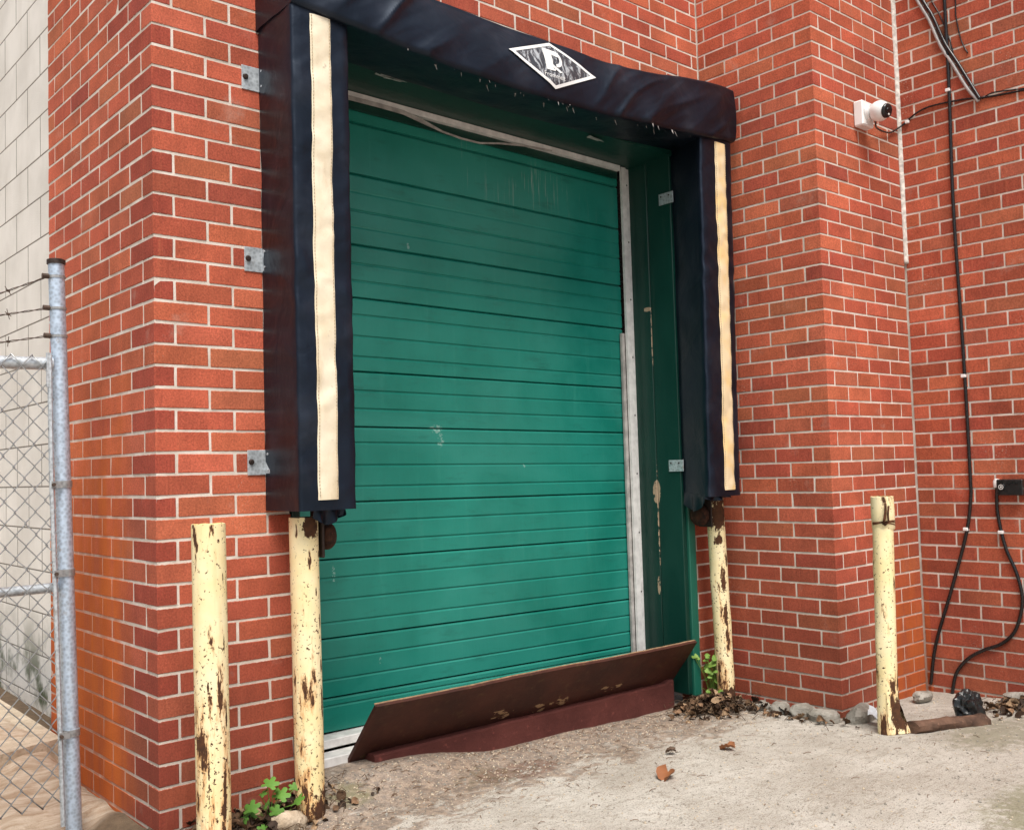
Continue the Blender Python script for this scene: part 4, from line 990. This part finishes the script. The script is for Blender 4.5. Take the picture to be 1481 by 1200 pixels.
def pile(label, c, sx, sy, hgt, n, seed):
    random.seed(seed); m = MB(); cols = []
    for i in range(n):
        x = c[0]+random.gauss(0, sx); y = c[1]+random.gauss(0, sy); hh = hgt*math.exp(-((x-c[0])/sx)**2*.5-((y-c[1])/sy)**2*.5)
        lf = dryleaf(random.uniform(.012, .042), random.uniform(.1, .8)); place(lf, (x, y, gz(x, y)+random.uniform(.0, 1)*hh+.004), R(random.uniform(-50, 50)), R(random.uniform(-50, 50)), random.uniform(0, 6.3))
        m.add(lf.v, lf.f); k = random.choice([(.035,.020,.012), (.06,.033,.018), (.12,.07,.04), (.22,.13,.075), (.30,.20,.12), (.045,.03,.022)]); cols += [(*k, 1)]*len(lf.v)
    for i in range(n//3):
        x = c[0]+random.gauss(0, sx*1.2); y = c[1]+random.gauss(0, sy*1.2); a = random.uniform(0, 6.3); l_ = random.uniform(.03, .09); z = gz(x, y)+random.uniform(.003, hgt*.7); n0 = len(m.v)
        m.tube([(x, y, z), (x+.5*l_*math.cos(a), y+.5*l_*math.sin(a), z+.012), (x+l_*math.cos(a), y+l_*math.sin(a), z-.004)], .0013, 4); cols += [(.10, .065, .04, 1)]*(len(m.v)-n0)
    o = m.build('leaf_litter', M['litter_leaf'], None, True); ca = o.data.color_attributes.new('Col', 'FLOAT_COLOR', 'POINT'); ca.data.foreach_set('color', [q for k in cols for q in k]); tag(o, label, 'leaves', None, 'stuff')
pile('heap of dark dead leaves around the leaning right post', (2.52, -.13), .09, .07, .06, 420, 5)
pile('dark dead leaves between the left yellow posts and the wall', (.33, -.07), .11, .06, .03, 330, 6)
pile('dry leaves at the foot of the right brick wall', (3.36, -1.13), .09, .06, .03, 200, 8)
pile('scattered leaf bits along the pier foot', (2.62, -.42), .04, .14, .006, 55, 9)
# grit and twigs
random.seed(33); m = MB(); m2 = MB()
def near_door(): 
    k = random.random()
    if k < .55: return random.uniform(.55, 2.55), -abs(random.gauss(0, .22))+.02
    if k < .75: return random.uniform(.05, .5), random.uniform(-.35, -.02)
    return random.uniform(.5, 3.4), random.uniform(-1.6, -.1)
for i in range(6500):
    x, y = near_door() if i < 4500 else (random.uniform(.4, 3.4), random.uniform(-1.9, -.2))
    if x > XC-.05 and y > YC-.05: continue
    r = random.uniform(.0015, .0045)*(1.6 if random.random() < .06 else 1); z = gz(x, y)+r*.3
    v = [(x+r*random.uniform(.7, 1.2), y, z), (x, y+r*random.uniform(.7, 1.2), z), (x-r, y, z), (x, y-r*random.uniform(.7, 1.2), z), (x, y, z+r*.8), (x, y, z-r)]
    (m if random.random() < .55 else m2).add(v, [(0,1,4),(1,2,4),(2,3,4),(3,0,4),(1,0,5),(2,1,5),(3,2,5),(0,3,5)])
o = m2.build('grit', M['slab']); tag(o, 'pale grit strewn over the concrete apron', 'grit', None, 'stuff')
o = m.build('grit', M['stone']); tag(o, 'fine grit and pebbles scattered over the concrete', 'grit', None, 'stuff')
m = MB()
for i in range(420):
    x, y = near_door()
    if x > XC-.05 and y > YC-.05: continue
    a = random.uniform(-.6, .6) + (math.pi/2 if random.random() < .2 else 0); l_ = random.uniform(.008, .035); z = gz(x, y)+.002
    m.tube([(x, y, z), (x+.5*l_*math.cos(a), y+.5*l_*math.sin(a)+.002, z+.003), (x+l_*math.cos(a), y+l_*math.sin(a), z)], .0011, 4)
o = m.build('twigs', M['dry']); tag(o, 'short dark twigs strewn below the dock plate', 'twigs', None, 'stuff')
# litter, rotten block and black bag in the right corner
m = MB(); m.grid(lambda u, v: (2.70+.05*u+.015*v, -.79-.05*v+.02*u, -2.60+.055*(1-v)*(.4+.6*u)+.012*math.sin(u*6+v*4)), 6, 6); o = m.build('paper_scrap', M['litter'], None, False); tag(o, 'crumpled white scrap by the corner of the right pier', 'litter')
m = MB(); m.rings([[(2.69+.30*u+.01*n3(u, k, 0, 4), -.985-.155*u+.035*math.cos(2*math.pi*k/9)+.006*n3(u*8, k, 1, 1.3), -2.595+.028*math.sin(2*math.pi*k/9)+.006*n3(u*7, k, 2, 1.7)) for k in range(9)] for u in [i/14 for i in range(15)]])
o = m.build('rotten_timber', M['wood'], None, True, 40); tag(o, 'low rotten timber piece right of the last yellow bollard', 'timber')
rockm((3.02, -1.07, -2.565), .085, (.75, .6, .9), 45, 'bag', 'black_bag', 'crumpled black plastic bag at the right end of the timber', 'bag', None, 48, 32, .16)
# slab edge behind the fence
m = MB(); rs = []
for i in range(21):
    x = -.02-.1*i; rs.append([(x, .86-.30*(i/10)+.01*n3(i, 0, 0, .7), -2.60), (x, .86-.30*(i/10)+.01*n3(i, 0, 0, .7), -2.435), (x, 3.2, -2.40), (x, 3.2, -2.60)])
o = m.rings(rs).build('slab', M['slab']); tag(o, 'tan slab on the ground behind the chain link fence', 'slab')

# ------------------------------------------------------------------ put every thing's origin at its base, lift the whole place onto z = 0
for o in list(COL.objects):
    if o.parent or o.type in ('CAMERA', 'LIGHT'): continue
    if o.type == 'EMPTY' and o.name in BASE:
        b = Vector(BASE[o.name]); o.location = b + Vector((0, 0, GZ))
        for ch in o.children: ch.location = ch.location - b
    else: o.location.z += GZ
